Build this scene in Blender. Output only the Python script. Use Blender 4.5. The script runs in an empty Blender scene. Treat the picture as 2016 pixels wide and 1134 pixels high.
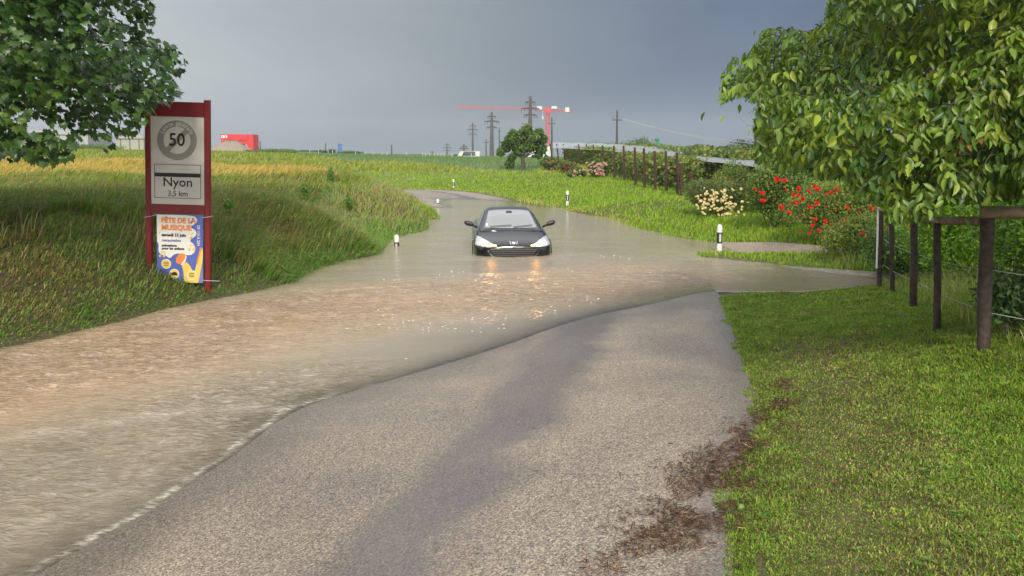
import bpy, bmesh, math, random
import numpy as np
from mathutils import Vector, Matrix
from mathutils.bvhtree import BVHTree
R = math.radians
rng = np.random.default_rng(7)
random.seed(7)
scene = bpy.context.scene
col = scene.collection

def lin(r, g, b, k=1.0):
    def f(c):
        c /= 255.0
        return c/12.92 if c <= 0.04045 else ((c+0.055)/1.055)**2.4
    return (f(r)*k, f(g)*k, f(b)*k, 1.0)

# ------------------------------------------------------------ camera
FPX, PITCH, HORIZON, CAMZ = 1600.0, R(5), 305.0, 2.2
PY = HORIZON + FPX*math.tan(PITCH)          # principal row of the photograph
cd = bpy.data.cameras.new('camera'); cam = bpy.data.objects.new('camera', cd); col.objects.link(cam)
cd.sensor_width = 36; cd.lens = 36*FPX/2016; cd.shift_y = (PY-567)/2016
cd.clip_start = 0.05; cd.clip_end = 20000
cam.location = (0, 0, CAMZ); cam.rotation_euler = (R(90)-PITCH, 0, 0)
scene.camera = cam

# ------------------------------------------------------------ world and sun
SUN_EL, SUN_AZ = R(34), R(178)              # azimuth clockwise from +Y: behind the camera
w = bpy.data.worlds.new('World'); scene.world = w; w.use_nodes = True
nt = w.node_tree; nt.nodes.clear()
def N(t, kind, **kw):
    n = t.nodes.new(kind)
    for k, v in kw.items(): setattr(n, k, v)
    return n
def L(t, a, b): t.links.new(a, b)
def math_node(t, op, a, b=None, clamp=False):
    n = N(t, 'ShaderNodeMath', operation=op, use_clamp=clamp)
    for i, v in enumerate((a, b)):
        if v is None: continue
        if isinstance(v, (int, float)): n.inputs[i].default_value = v
        else: L(t, v, n.inputs[i])
    return n.outputs[0]
def ramp(t, fac, stops, interp='LINEAR'):
    n = N(t, 'ShaderNodeValToRGB'); n.color_ramp.interpolation = interp
    e = n.color_ramp.elements
    while len(e) > len(stops): e.remove(e[-1])
    while len(e) < len(stops): e.new(0.5)
    for el, (p, c) in zip(e, stops):
        el.position = p; el.color = c if len(c) == 4 else (*c, 1)
    if fac is not None: L(t, fac, n.inputs[0])
    return n.outputs[0]
def mix(t, fac, a, b, blend='MIX'):
    n = N(t, 'ShaderNodeMix', data_type='RGBA', blend_type=blend)
    for i, v in ((0, fac), (6, a), (7, b)):
        if isinstance(v, (int, float)): n.inputs[i].default_value = v
        elif isinstance(v, tuple): n.inputs[i].default_value = v
        else: L(t, v, n.inputs[i])
    return n.outputs[2]
def maprange(t, v, a, b, c=0.0, d=1.0, smooth=True):
    n = N(t, 'ShaderNodeMapRange', interpolation_type='SMOOTHSTEP' if smooth else 'LINEAR')
    L(t, v, n.inputs[0])
    for i, q in zip((1, 2, 3, 4), (a, b, c, d)): n.inputs[i].default_value = q
    return n.outputs[0]

tc = N(nt, 'ShaderNodeTexCoord'); sep = N(nt, 'ShaderNodeSeparateXYZ'); L(nt, tc.outputs['Generated'], sep.inputs[0])
nz = N(nt, 'ShaderNodeTexNoise'); nz.inputs['Scale'].default_value = 1.6; nz.inputs['Detail'].default_value = 3
L(nt, tc.outputs['Generated'], nz.inputs['Vector'])
xw = math_node(nt, 'ADD', sep.outputs[0], math_node(nt, 'MULTIPLY', math_node(nt, 'SUBTRACT', nz.outputs[0], 0.5), 0.22))
xw = math_node(nt, 'ADD', xw, math_node(nt, 'MULTIPLY', sep.outputs[2], -0.25))
storm = ramp(nt, maprange(nt, xw, -0.75, 0.75, smooth=False), [
    (0.0, lin(196, 202, 205)), (0.22, lin(176, 184, 188)), (0.36, lin(152, 161, 167)), (0.5, lin(124, 136, 147)),
    (0.60, lin(101, 117, 138)), (0.72, lin(88, 106, 133)), (1.0, lin(82, 99, 130))])
low = maprange(nt, sep.outputs[2], 0.0, 0.10, 1.0, 0.0)
storm = mix(nt, math_node(nt, 'MULTIPLY', low, 0.65), storm, lin(103, 119, 133))
cm = N(nt, 'ShaderNodeMapping'); cm.inputs['Scale'].default_value = (1.0, 1.0, 3.2); L(nt, tc.outputs['Generated'], cm.inputs['Vector'])
n3 = N(nt, 'ShaderNodeTexNoise'); n3.inputs['Scale'].default_value = 2.6; n3.inputs['Detail'].default_value = 7; n3.inputs['Roughness'].default_value = .55; n3.inputs['Distortion'].default_value = .5; L(nt, cm.outputs[0], n3.inputs['Vector'])
storm = mix(nt, 1.0, storm, ramp(nt, n3.outputs[0], [(.32, (.90, .91, .93)), (.68, (1.10, 1.09, 1.07))]), 'MULTIPLY')
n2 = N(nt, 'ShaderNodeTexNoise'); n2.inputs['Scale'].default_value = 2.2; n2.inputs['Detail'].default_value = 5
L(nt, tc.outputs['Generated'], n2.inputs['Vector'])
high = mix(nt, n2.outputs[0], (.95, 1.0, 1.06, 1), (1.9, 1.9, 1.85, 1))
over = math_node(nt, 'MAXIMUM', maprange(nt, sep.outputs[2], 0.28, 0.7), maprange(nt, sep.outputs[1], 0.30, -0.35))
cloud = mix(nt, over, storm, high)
sky = N(nt, 'ShaderNodeTexSky', sky_type='NISHITA', sun_disc=False)
sky.sun_elevation = SUN_EL; sky.sun_rotation = SUN_AZ
skyc = mix(nt, 1.0, sky.outputs[0], (0.10, 0.10, 0.10, 1), 'MULTIPLY')
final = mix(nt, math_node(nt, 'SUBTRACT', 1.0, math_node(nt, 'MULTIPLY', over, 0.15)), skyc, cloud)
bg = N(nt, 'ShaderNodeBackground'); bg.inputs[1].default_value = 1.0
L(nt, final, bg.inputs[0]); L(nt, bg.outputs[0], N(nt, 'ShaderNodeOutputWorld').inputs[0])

sd = bpy.data.lights.new('sun', 'SUN'); sun = bpy.data.objects.new('sun', sd); col.objects.link(sun)
sd.energy = 3.1; sd.angle = R(8); sd.color = (1.0, 0.91, 0.76)
sdir = Vector((math.sin(SUN_AZ)*math.cos(SUN_EL), math.cos(SUN_AZ)*math.cos(SUN_EL), math.sin(SUN_EL)))
sun.rotation_euler = sdir.to_track_quat('Z', 'Y').to_euler(); sun.location = (0, -5, 30)
vs = scene.view_settings
vs.view_transform = 'Standard'; vs.look = 'None'; vs.gamma = 1; vs.use_curve_mapping = False; vs.exposure = 0.12
scene.cycles.max_bounces = 6; scene.cycles.transparent_max_bounces = 16
scene.cycles.volume_bounces = 0

# ------------------------------------------------------------ photograph <-> place
def ray(px, py):
    u = (px-1008)/FPX; v = (PY-py)/FPX
    return np.array((u, math.cos(PITCH)+v*math.sin(PITCH), -math.sin(PITCH)+v*math.cos(PITCH)))
def at(px, py, z=0.0):
    d = ray(px, py); t = (z-CAMZ)/d[2]; return d*t+np.array((0, 0, CAMZ))
def atD(px, py, Y):
    d = ray(px, py); return d*(Y/d[1])+np.array((0, 0, CAMZ))
def project(P):
    P = np.atleast_2d(P); q = P-np.array((0, 0, CAMZ))
    dep = q[:, 1]*math.cos(PITCH)-q[:, 2]*math.sin(PITCH)
    up = q[:, 1]*math.sin(PITCH)+q[:, 2]*math.cos(PITCH)
    dep = np.where(dep < 0.1, 0.1, dep)
    return 1008+FPX*q[:, 0]/dep, PY-FPX*up/dep
def sstep(x, a, b):
    t = np.clip((x-a)/(b-a), 0, 1); return t*t*(3-2*t)
def inpoly(x, y, poly):
    x = np.asarray(x); y = np.asarray(y); ins = np.zeros(x.shape, bool); n = len(poly)
    for i in range(n):
        x1, y1 = poly[i][:2]; x2, y2 = poly[(i+1) % n][:2]
        if y1 == y2: continue
        c = ((y1 > y) != (y2 > y)) & (x < (x2-x1)*(y-y1)/(y2-y1)+x1)
        ins ^= c
    return ins
_perm = rng.random((64, 64))
def vnoise(x, y, s=1.0, ox=0.0):
    x = np.asarray(x)/s+ox+100; y = np.asarray(y)/s+ox*1.7+100
    xi = np.floor(x).astype(int); yi = np.floor(y).astype(int)
    fx = x-xi; fy = y-yi; fx = fx*fx*(3-2*fx); fy = fy*fy*(3-2*fy)
    g = lambda a, b: _perm[a % 64, b % 64]
    return (g(xi, yi)*(1-fx)+g(xi+1, yi)*fx)*(1-fy)+(g(xi, yi+1)*(1-fx)+g(xi+1, yi+1)*fx)*fy
def fbm(x, y, s, ox=0.0):
    return vnoise(x, y, s, ox)*.55+vnoise(x, y, s*.47, ox+7)*.3+vnoise(x, y, s*.21, ox+13)*.15

# road edges on the ground (metres), from behind the camera to past the bend
LE = [(-6.2, -4), (-5.6, 3), (-4.7, 8), (-3.6, 13.5), (-2.2, 18.5), (-1.9, 24), (-2.9, 30), (-4.5, 36), (-8, 44), (-15, 50), (-26, 55.5), (-46, 60)]
RE = [(-0.9, -4), (1.06, 3.4), (1.74, 5.2), (2.12, 6.7), (2.80, 9.8), (3.5, 13.5), (4.15, 18.5), (3.9, 23), (3.1, 28.5), (.6, 37.5), (-3.4, 47.5), (-13, 56.5), (-24, 62)]
RE.append((-45, 67)); LE.insert(6, (-2.3, 27))
def catmull(P, n):
    P = [np.array(p, float) for p in P]; P = [2*P[0]-P[1]]+P+[2*P[-1]-P[-2]]; out = []
    seg = len(P)-3
    for i in range(n):
        t = i/(n-1)*seg; k = min(int(t), seg-1); t -= k
        a, b, c_, d = P[k:k+4]
        out.append(0.5*((2*b)+(-a+c_)*t+(2*a-5*b+4*c_-d)*t*t+(-a+3*b-3*c_+d)*t**3))
    return np.array(out)
LEs, REs = catmull(LE, 160), catmull(RE, 160)
ROADPOLY = [tuple(p) for p in LEs]+[tuple(p) for p in REs[::-1]]
LANEPOLY = [(3.3, 12.9), (4.6, 12.75), (6.3, 13.35), (9.5, 13.0), (16, 12.4), (16, 13.7), (9.5, 14.3), (6.75, 14.75), (5.7, 15.8), (4.5, 17.3), (3.9, 17.4)]
GRAVELPOLY = [(4.2, 18.6), (5.5, 18.0), (7.6, 16.4), (9.5, 15.8), (9.6, 16.8), (7.7, 17.3), (6.3, 19.2), (4.8, 20.8), (3.9, 21.0)]
STRIP = [(4.6, 17.7), (5.0, 17.2), (6.0, 16.4), (7.1, 15.4), (9.5, 15.0)]

# ------------------------------------------------------------ terrain height: thin-plate surface through surveyed points
wl = [(-500, 748), (-200, 712), (0, 684), (150, 652), (250, 628), (330, 606), (420, 588), (520, 568), (600, 537), (680, 512), (745, 490), (795, 462), (818, 440)]
near = [(90, 1140), (380, 962), (520, 866), (620, 802), (830, 737), (1050, 667), (1250, 612), (1400, 582)]
farw = [(870, 402), (1000, 398), (1120, 413), (1230, 442), (1340, 470), (1400, 480)]
CP = []
for p in wl+near: CP.append(at(*p, 0.0))
for p in farw: CP.append(at(*p, -0.025))
for p in [(862, 436), (846, 450), (868, 418), (925, 412), (1060, 418), (1180, 445), (1290, 475), (1370, 492)]: CP.append(at(*p, -0.07))
for p in [(600, 640), (800, 600), (1000, 560), (400, 680), (1200, 540), (1300, 500)]: CP.append(at(*p, -0.16))
for p in [(100, 900), (250, 980), (60, 1050), (400, 880)]: CP.append(at(*p, -0.03))
for p in [(0, 780), (250, 740), (500, 740), (-400, 850)]: CP.append(at(*p, -0.10))
for p in [(0, 19.5), (1.5, 22), (-0.5, 23.5)]: CP.append((*p, -0.46))
for p in [(2.8, 19), (-1.5, 19.5), (1.5, 28), (-.8, 29)]: CP.append((*p, -0.33))
CP += [(-1.7, 33, -.1), (1, 34, -.05)]
for p in [(1440, 1134, .45), (1000, 1134, .30), (500, 1134, .12), (1462, 750, .34), (1440, 640, .15), (1100, 800, .17), (1000, 930, .22), (1250, 680, .10),
          (1935, 695, .69), (1845, 650, .55), (1798, 605, .32), (1757, 582, .14), (1732, 568, .07), (2016, 1134, .66), (1600, 900, .52), (1600, 700, .33), (1560, 610, .08),
          (1640, 500, .10), (1420, 430, .30), (1550, 458, .25), (1333, 383, .50), (1250, 365, .68), (1100, 325, 1.3), (1362, 391, .45), (1210, 405, .35),
          (1028, 333, 1.15), (1117, 404, .06), (1000, 360, .45), (900, 350, .60), (900, 326, 1.35), (1060, 380, .18)]:
    CP.append(at(*p))
for p in [(0, 372, 1.5), (200, 366, 1.45), (-300, 380, 1.55), (420, 362, 1.38), (620, 358, 1.33), (740, 356, 1.3), (808, 384, .95), (0, 480, .98), (420, 470, .75), (640, 440, .72),
          (0, 322, 1.78), (300, 320, 1.72), (560, 332, 1.62), (-300, 325, 1.8)]:
    q = at(*p); q[2] -= .30 if p[1] < 400 else .12; CP.append(q)
CP += [(-4.5, 41, .07), (-3.4, 47, .12), (-1.0, 41, .06), (-2.5, 44, .10), (3.2, 29.2, -.03), (3.5, 27, -.03), (-10, 50, .1), (-16, 54, .1), (-21, 57, .1), (-27, 59.5, .2), (-9, 33, 1.4), (-5.9, 32, 1.1), (-8.6, 37, 1.4), (-14, 45, 1.5), (-21, 50, 1.55), (-16, 42, 1.4), (-40, 63, .9), (-45, 50, 1.7), (-12, 68, 1.4), (-30, 75, 1.75),
       (4.5, -4, .9), (-0.5, -4, .62), (-6, -4, .2), (-6.5, 1.5, -.02), (-5.6, 5, -.07), (-11, 2, .9), (-14, 8, 1.25), (9, 0, 1.1), (9, 6, .9), (12, 13, .35), (14, 20, .5), (12, 27, .55),
       (20, 40, .9), (25, 60, 1.2), (0, 80, 1.5), (30, 90, 1.5), (-40, 90, 2.2), (-70, 60, 2.0), (-30, 25, 1.5), (60, 60, 1.4), (8, 3, .85), (2.6, 3.5, .6)]
CP = np.array(CP, float)
def _tpsk(r2): return 0.5*r2*np.log(r2+1e-9)
_n = len(CP); _S = 10.0
_c = CP[:, :2]/_S
_K = _tpsk(((_c[:, None]-_c[None])**2).sum(-1))+np.eye(_n)*2e-4
_A = np.zeros((_n+3, _n+3)); _A[:_n, :_n] = _K; _A[:_n, _n] = 1; _A[:_n, _n+1:] = _c
_A[_n:, :_n] = _A[:_n, _n:].T
_W = np.linalg.solve(_A, np.concatenate([CP[:, 2], np.zeros(3)]))
def tps(x, y):
    out = np.empty(len(x))
    for i in range(0, len(x), 20000):
        q = np.stack([x[i:i+20000], y[i:i+20000]], 1)/_S
        r2 = (q[:, 0:1]-_c[None, :, 0])**2+(q[:, 1:2]-_c[None, :, 1])**2
        out[i:i+20000] = _tpsk(r2)@_W[:_n]+_W[_n]+q@_W[_n+1:]
    return out
def segdist(x, y, P):
    d = np.full(np.shape(x), 1e9)
    for (x1, y1), (x2, y2) in zip(P[:-1], P[1:]):
        dx, dy = x2-x1, y2-y1; t = np.clip(((x-x1)*dx+(y-y1)*dy)/(dx*dx+dy*dy), 0, 1)
        d = np.minimum(d, np.hypot(x-x1-t*dx, y-y1-t*dy))
    return d
def height(x, y):
    x = np.atleast_1d(np.asarray(x, float)); y = np.atleast_1d(np.asarray(y, float))
    z = tps(np.clip(x, -70, 60), np.clip(y, -6, 95))
    zfar = 1.55+1.25*sstep(-x, -10, 70)
    d = np.maximum(y/95, np.abs(x)/70); k = sstep(d, 0.72, 1.15)
    z = z*(1-k)+zfar*k
    # the side lane lies just under the flood, the grass strip stands just above it
    lane = inpoly(x, y, LANEPOLY); grav = inpoly(x, y, GRAVELPOLY)
    kl = sstep(segdist(x, y, LANEPOLY+LANEPOLY[:1]), .0, .35); kg = sstep(segdist(x, y, GRAVELPOLY+GRAVELPOLY[:1]), .0, .35)
    z = np.where(lane, z*(1-kl)+np.minimum(z, -0.012)*kl, z)
    z = np.where(grav, z*(1-kg)+np.clip(z, -0.03, 0.012)*kg, z)
    s = segdist(x, y, STRIP); z = np.maximum(z, np.where(s < .6, .05*(1-sstep(s, .1, .6))-.012, -9))
    z = np.where((y > 15.8) & (y < 34.5), np.where(inpoly(x, y, ROADPOLY), np.minimum(z, -.14*sstep(34.5-y, 0, 3)), z), z)
    return z
def hz(x, y): return float(height(x, y)[0])
def ground(px, py, lo=2.0, hi=400.0):
    d = ray(px, py); t = np.geomspace(lo, hi, 500); P = d[None]*t[:, None]; P[:, 2] += CAMZ
    h = height(P[:, 0], P[:, 1]); b = np.nonzero(P[:, 2] <= h)[0]
    if len(b) == 0: return P[-1]
    i = b[0]
    if i == 0: return P[0]
    a0 = P[i-1, 2]-h[i-1]; a1 = P[i, 2]-h[i]; f = a0/(a0-a1+1e-12)
    q = P[i-1]*(1-f)+P[i]*f; q[2] = hz(q[0], q[1]); return q
def gpoly(pts): return [tuple(ground(*p)[:2]) for p in pts]

# ------------------------------------------------------------ materials
def material(name):
    m = bpy.data.materials.new(name); m.use_nodes = True; t = m.node_tree
    return m, t, t.nodes['Principled BSDF'], t.nodes['Material Output']
def plain(name, c, rough=0.6, metal=0.0, var=0.12, scale=8.0, bump=0.0, coat=0.0, emit=None, es=0.0):
    m, t, b, o = material(name)
    tcn = N(t, 'ShaderNodeTexCoord'); n = N(t, 'ShaderNodeTexNoise'); n.inputs['Scale'].default_value = scale; n.inputs['Detail'].default_value = 6
    L(t, tcn.outputs['Object'], n.inputs['Vector'])
    c = c if len(c) == 4 else (*c, 1)
    d = tuple(q*(1-var) for q in c[:3])+(1,); e = tuple(min(1, q*(1+var)) for q in c[:3])+(1,)
    L(t, ramp(t, n.outputs[0], [(0.3, d), (0.7, e)]), b.inputs['Base Color'])
    b.inputs['Roughness'].default_value = rough; b.inputs['Metallic'].default_value = metal; b.inputs['Coat Weight'].default_value = coat
    if bump:
        bn = N(t, 'ShaderNodeBump'); bn.inputs['Strength'].default_value = bump; bn.inputs['Distance'].default_value = 0.02
        L(t, n.outputs[0], bn.inputs['Height']); L(t, bn.outputs[0], b.inputs['Normal'])
    if emit: b.inputs['Emission Color'].default_value = emit; b.inputs['Emission Strength'].default_value = es
    return m
def leafmat(name, rough=0.45, trans=0.3, spec=0.5):
    m, t, b, o = material(name)
    a = N(t, 'ShaderNodeAttribute', attribute_name='col')
    L(t, a.outputs['Color'], b.inputs['Base Color'])
    b.inputs['Roughness'].default_value = rough; b.inputs['Specular IOR Level'].default_value = spec
    tr = N(t, 'ShaderNodeBsdfTranslucent'); L(t, mix(t, 1.0, a.outputs['Color'], (1.5, 1.6, .7, 1), 'MULTIPLY'), tr.inputs[0])
    mx = N(t, 'ShaderNodeMixShader'); mx.inputs[0].default_value = trans
    L(t, b.outputs[0], mx.inputs[1]); L(t, tr.outputs[0], mx.inputs[2]); L(t, mx.outputs[0], o.inputs[0])
    return m
HAZE = .00034
M = {}
M['grass'] = leafmat('grass_blades', .55, .25, .3)
M['leaf'] = leafmat('tree_leaves', .38, .3, .5)
M['leafdry'] = leafmat('bush_leaves', .5, .25, .4)
M['petal'] = leafmat('petals', .6, .3, .2)
M['bark'] = plain('bark', (.07, .055, .04), .85, var=.45, scale=14, bump=.8)
M['wood'] = plain('weathered_wood', (.05, .036, .028), .8, var=.5, scale=22, bump=.6)
M['rail'] = plain('rail_wood', (.26, .19, .13), .75, var=.4, scale=12, bump=.6)
M['pole'] = plain('stained_pole', (.055, .024, .018), .8, var=.4, scale=20, bump=.4)
M['signred'] = plain('sign_red', (.165, .008, .014), .42, var=.06, scale=3)
M['signwhite'] = plain('sign_white', (.55, .54, .50), .5, var=.03, scale=2)
M['signgrey'] = plain('sign_grey', (.24, .235, .22), .5, var=.03)
M['black'] = plain('black_print', (.012, .012, .014), .5)
M['white'] = plain('white_plastic', (.72, .72, .68), .45, var=.05)
M['blackpl'] = plain('black_plastic', (.015, .015, .016), .45)
M['reflector'] = plain('reflector', (.55, .56, .58), .25)
M['poster_blue'] = plain('poster_blue', (.085, .115, .40), .5, var=.04)
M['poster_white'] = plain('poster_white', (.70, .69, .66), .5, var=.02)
M['orange'] = plain('poster_orange', (.75, .23, .04), .5, var=.03)
M['yellow'] = plain('poster_yellow', (.72, .52, .10), .5, var=.03)
M['violet'] = plain('poster_violet', (.17, .17, .42), .5, var=.03)
M['cord'] = plain('white_cord', (.65, .66, .68), .4)
M['steel'] = plain('dull_steel', (.13, .13, .13), .5, metal=.3)
M['concrete'] = plain('pole_concrete', (.075, .068, .062), .8, var=.2)
M['cranered'] = plain('crane_red', (.62, .05, .04), .5, var=.1)
M['plantred'] = plain('plant_red', (.62, .02, .025), .45, var=.15)
M['gravel'] = plain('gravel_heap', (.25, .20, .16), .9, var=.3, scale=3, bump=.6)
M['bluecloth'] = plain('blue_cloth', (.05, .14, .38), .6)
M['rooftile'] = plain('roof_tile', (.18, .08, .06), .8, var=.3)
M['render'] = plain('wall_render', (.5, .46, .40), .8)
M['farwhite'] = plain('far_white', (.55, .56, .55), .6)
M['stone'] = plain('stones', (.12, .10, .10), .8, var=.4, scale=10, bump=.6)
M['insul'] = plain('insulator', (.01, .01, .01), .4)

# ------------------------------------------------------------ mesh building
def tag(o, label=None, cat=None, group=None, kind=None):
    if label: o['label'] = label
    if cat: o['category'] = cat
    if group: o['group'] = group
    if kind: o['kind'] = kind
    return o
def empty(name, loc=(0, 0, 0), rz=0.0, label=None, cat=None, group=None):
    o = bpy.data.objects.new(name, None); col.objects.link(o); o.location = tuple(float(q) for q in loc); o.rotation_euler = (0, 0, rz)
    o.empty_display_size = .1
    return tag(o, label, cat, group)
def link(name, me, mat, parent=None):
    o = bpy.data.objects.new(name, me); col.objects.link(o)
    for m in (mat if isinstance(mat, (list, tuple)) else [mat]): me.materials.append(m)
    if parent: o.parent = parent
    return o
def npmesh(name, V, F, mat, parent=None, colr=None, smooth=False, attrs=None):
    V = np.asarray(V, np.float32); F = np.asarray(F, np.int32); k = F.shape[1]
    me = bpy.data.meshes.new(name); me.vertices.add(len(V)); me.vertices.foreach_set('co', V.ravel())
    me.loops.add(F.size); me.loops.foreach_set('vertex_index', F.ravel())
    me.polygons.add(len(F)); me.polygons.foreach_set('loop_start', np.arange(len(F), dtype=np.int32)*k)
    if smooth: me.polygons.foreach_set('use_smooth', np.ones(len(F), bool))
    if colr is not None:
        a = me.attributes.new('col', 'FLOAT_COLOR', 'POINT')
        a.data.foreach_set('color', np.concatenate([colr, np.ones((len(V), 1))], 1).astype(np.float32).ravel())
    for nm, arr in (attrs or {}).items():
        a = me.attributes.new(nm, 'FLOAT', 'POINT'); a.data.foreach_set('value', np.asarray(arr, np.float32).ravel())
    me.update(calc_edges=True)
    return link(name, me, mat, parent)
class MB:
    def __init__(s): s.v = []; s.f = []; s.m = []
    def add(s, v, f, mi=0):
        b = len(s.v); s.v += [tuple(float(c) for c in p) for p in v]; s.f += [tuple(b+i for i in q) for q in f]; s.m += [mi]*len(f); return s
    def box(s, x0, x1, y0, y1, z0, z1, mi=0, mat=None):
        v = [(x, y, z) for z in (z0, z1) for y in (y0, y1) for x in (x0, x1)]
        if mat: v = [tuple(mat@Vector(p)) for p in v]
        return s.add(v, [(0, 2, 3, 1), (4, 5, 7, 6), (0, 1, 5, 4), (2, 6, 7, 3), (0, 4, 6, 2), (1, 3, 7, 5)], mi)
    def tube(s, pts, rad, n=8, mi=0, cap=True):
        pts = [Vector(tuple(float(c) for c in p)) for p in pts]
        if not hasattr(rad, '__len__'): rad = [rad]*len(pts)
        b = len(s.v); prev = None
        for i, p in enumerate(pts):
            d = (pts[min(i+1, len(pts)-1)]-pts[max(i-1, 0)]).normalized()
            if prev is None: a = d.cross(Vector((0, 0, 1)) if abs(d.z) < .9 else Vector((1, 0, 0))).normalized()
            else: a = (prev-d*prev.dot(d)).normalized()
            prev = a; c_ = d.cross(a)
            for k in range(n):
                t = 2*math.pi*k/n; s.v.append(tuple(p+(a*math.cos(t)+c_*math.sin(t))*rad[i]))
        for i in range(len(pts)-1):
            for k in range(n):
                s.f.append((b+i*n+k, b+i*n+(k+1) % n, b+(i+1)*n+(k+1) % n, b+(i+1)*n+k)); s.m.append(mi)
        if cap:
            s.f.append(tuple(b+k for k in range(n))[::-1]); s.m.append(mi)
            e = b+(len(pts)-1)*n; s.f.append(tuple(e+k for k in range(n))); s.m.append(mi)
        return s
    def build(s, name, mat, parent=None, smooth=False):
        me = bpy.data.meshes.new(name); me.from_pydata(s.v, [], s.f)
        for p, mi in zip(me.polygons, s.m): p.material_index = mi; p.use_smooth = smooth
        me.update()
        if smooth:
            try: me.set_sharp_from_angle(angle=R(40))
            except Exception: pass
        return link(name, me, mat, parent)
def copy_tree(o, parent=None):
    c = o.copy(); col.objects.link(c)
    if parent: c.parent = parent
    for ch in [q for q in o.children]: copy_tree(ch, c)
    return c
def frames(axis, normal):
    a = axis/np.linalg.norm(axis, axis=1, keepdims=True)
    n = normal-a*(normal*a).sum(1, keepdims=True); n /= np.linalg.norm(n, axis=1, keepdims=True)+1e-9
    s = np.cross(a, n); return np.stack([s, a, n], 2)
def scatter(name, tv, tf, pos, axis, normal, scale, colr, mat, parent=None, jit=None):
    tv = np.asarray(tv, float); tf = np.asarray(tf); m = len(pos); Fm = frames(axis, normal)
    V = np.einsum('mij,nj->mni', Fm, tv)*np.asarray(scale)[:, None, None]+pos[:, None]
    F = tf[None]+(np.arange(m)*len(tv))[:, None, None]
    return npmesh(name, V.reshape(-1, 3), F.reshape(-1, tf.shape[1]), mat, parent, colr=np.repeat(colr, len(tv), 0))
def blades(name, x, y, z, h, wd, lean, head, colr, mat, parent=None, tipc=None):
    m = len(x); th = rng.random(m)*2*np.pi
    sx, sy = np.cos(th)*wd/2, np.sin(th)*wd/2
    lx, ly = np.cos(head)*lean, np.sin(head)*lean
    V = np.empty((m, 5, 3)); 
    V[:, 0] = np.stack([x-sx, y-sy, z], 1); V[:, 1] = np.stack([x+sx, y+sy, z], 1)
    mh = h*.6; V[:, 2] = np.stack([x-sx*.75+lx*h*.3, y-sy*.75+ly*h*.3, z+mh], 1); V[:, 3] = np.stack([x+sx*.75+lx*h*.3, y+sy*.75+ly*h*.3, z+mh], 1)
    V[:, 4] = np.stack([x+lx*h, y+ly*h, z+h*np.clip(1-.35*lean, .4, 1)], 1)
    F = np.array([(0, 1, 3), (0, 3, 2), (2, 3, 4)])[None]+(np.arange(m)*5)[:, None, None]
    c = np.repeat(colr[:, None], 5, 1)
    if tipc is not None: c[:, 4] = tipc; c[:, 2] = c[:, 2]*.6+tipc*.4; c[:, 3] = c[:, 2]
    return npmesh(name, V.reshape(-1, 3), F.reshape(-1, 3), mat, parent, colr=c.reshape(-1, 3))

# ============================================================ ground, road, lane, water
CROP = gpoly([(-900, 372), (-300, 368), (-60, 362), (60, 352), (180, 350), (300, 356), (420, 356), (560, 352), (662, 352), (640, 341), (450, 331), (330, 322), (150, 317), (0, 311), (-300, 309), (-900, 309)])
FIELD = gpoly([(690, 320), (830, 323), (960, 336), (1050, 339), (1085, 326), (1130, 316)])+[(40, 110), (120, 400), (-60, 400), (-45, 120)]
gx = np.concatenate([np.linspace(-1400, -80, 14), np.arange(-72, -14, 2.0), np.arange(-14, 3, .22), np.arange(3, 10, .09), np.arange(10, 14, .22), np.arange(14, 72, 2.0), np.linspace(80, 1400, 14)])
gy = np.concatenate([np.linspace(-150, -8, 6), np.arange(-6, 2, 1.0), np.arange(2, 12.4, .2), np.arange(12.4, 21, .09), np.arange(21, 24, .2), np.arange(24, 56, .6), np.arange(56, 130, 4), np.geomspace(134, 1400, 18)])
GX, GY = np.meshgrid(gx, gy); X, Y = GX.ravel(), GY.ravel(); Z = height(X, Y)
onroad = inpoly(X, Y, ROADPOLY); dR = np.minimum(segdist(X, Y, [tuple(p) for p in REs]), segdist(X, Y, [tuple(p) for p in LEs]))
onlane = inpoly(X, Y, LANEPOLY) | inpoly(X, Y, GRAVELPOLY)
Zg = Z-np.where(onroad, .09*sstep(dR, .0, .35), 0)-np.where(onlane & (segdist(X, Y, STRIP) > .47), .03, 0)
Zg += np.where(~onroad & (Z > .03), (fbm(X, Y, .9)-.9)*.05*sstep(dR, .2, 1.2), 0)
nx, ny = len(gx), len(gy)
I = (np.arange(ny-1)[:, None]*nx+np.arange(nx-1)[None]).ravel(); GF = np.stack([I, I+1, I+nx+1, I+nx], 1)
def lerpc(a, b, t): return np.asarray(a)[None]*(1-t[:, None])+np.asarray(b)[None]*t[:, None]
def ground_colour(x, y, z):
    n1 = fbm(x, y, 2.2, 3); n2 = fbm(x, y, .6, 9)
    c = lerpc((.07, .085, .025), (.11, .10, .045), n1)
    crop = inpoly(x, y, CROP); c[crop] = lerpc((.34, .26, .09), (.27, .22, .08), n2[crop])
    far = (y > 55) & ~crop; c[far] = lerpc((.13, .17, .045), (.17, .17, .06), n1[far])
    fld = inpoly(x, y, FIELD); c[fld] = lerpc((.10, .16, .065), (.12, .18, .07), n1[fld])
    lawn = (x > .5) & (y < 13) ; c[lawn] = lerpc((.075, .085, .02), (.10, .075, .042), n2[lawn])
    bank = (x < -3) & (y < 16) & (z < 1.2); c[bank] = lerpc((.075, .06, .03), (.055, .045, .028), n2[bank])
    return c
m, t, b, o = material('soil_and_turf'); a = N(t, 'ShaderNodeAttribute', attribute_name='col')
tcn = N(t, 'ShaderNodeTexCoord'); n = N(t, 'ShaderNodeTexNoise'); n.inputs['Scale'].default_value = 9; n.inputs['Detail'].default_value = 8
L(t, tcn.outputs['Object'], n.inputs['Vector'])
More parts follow.
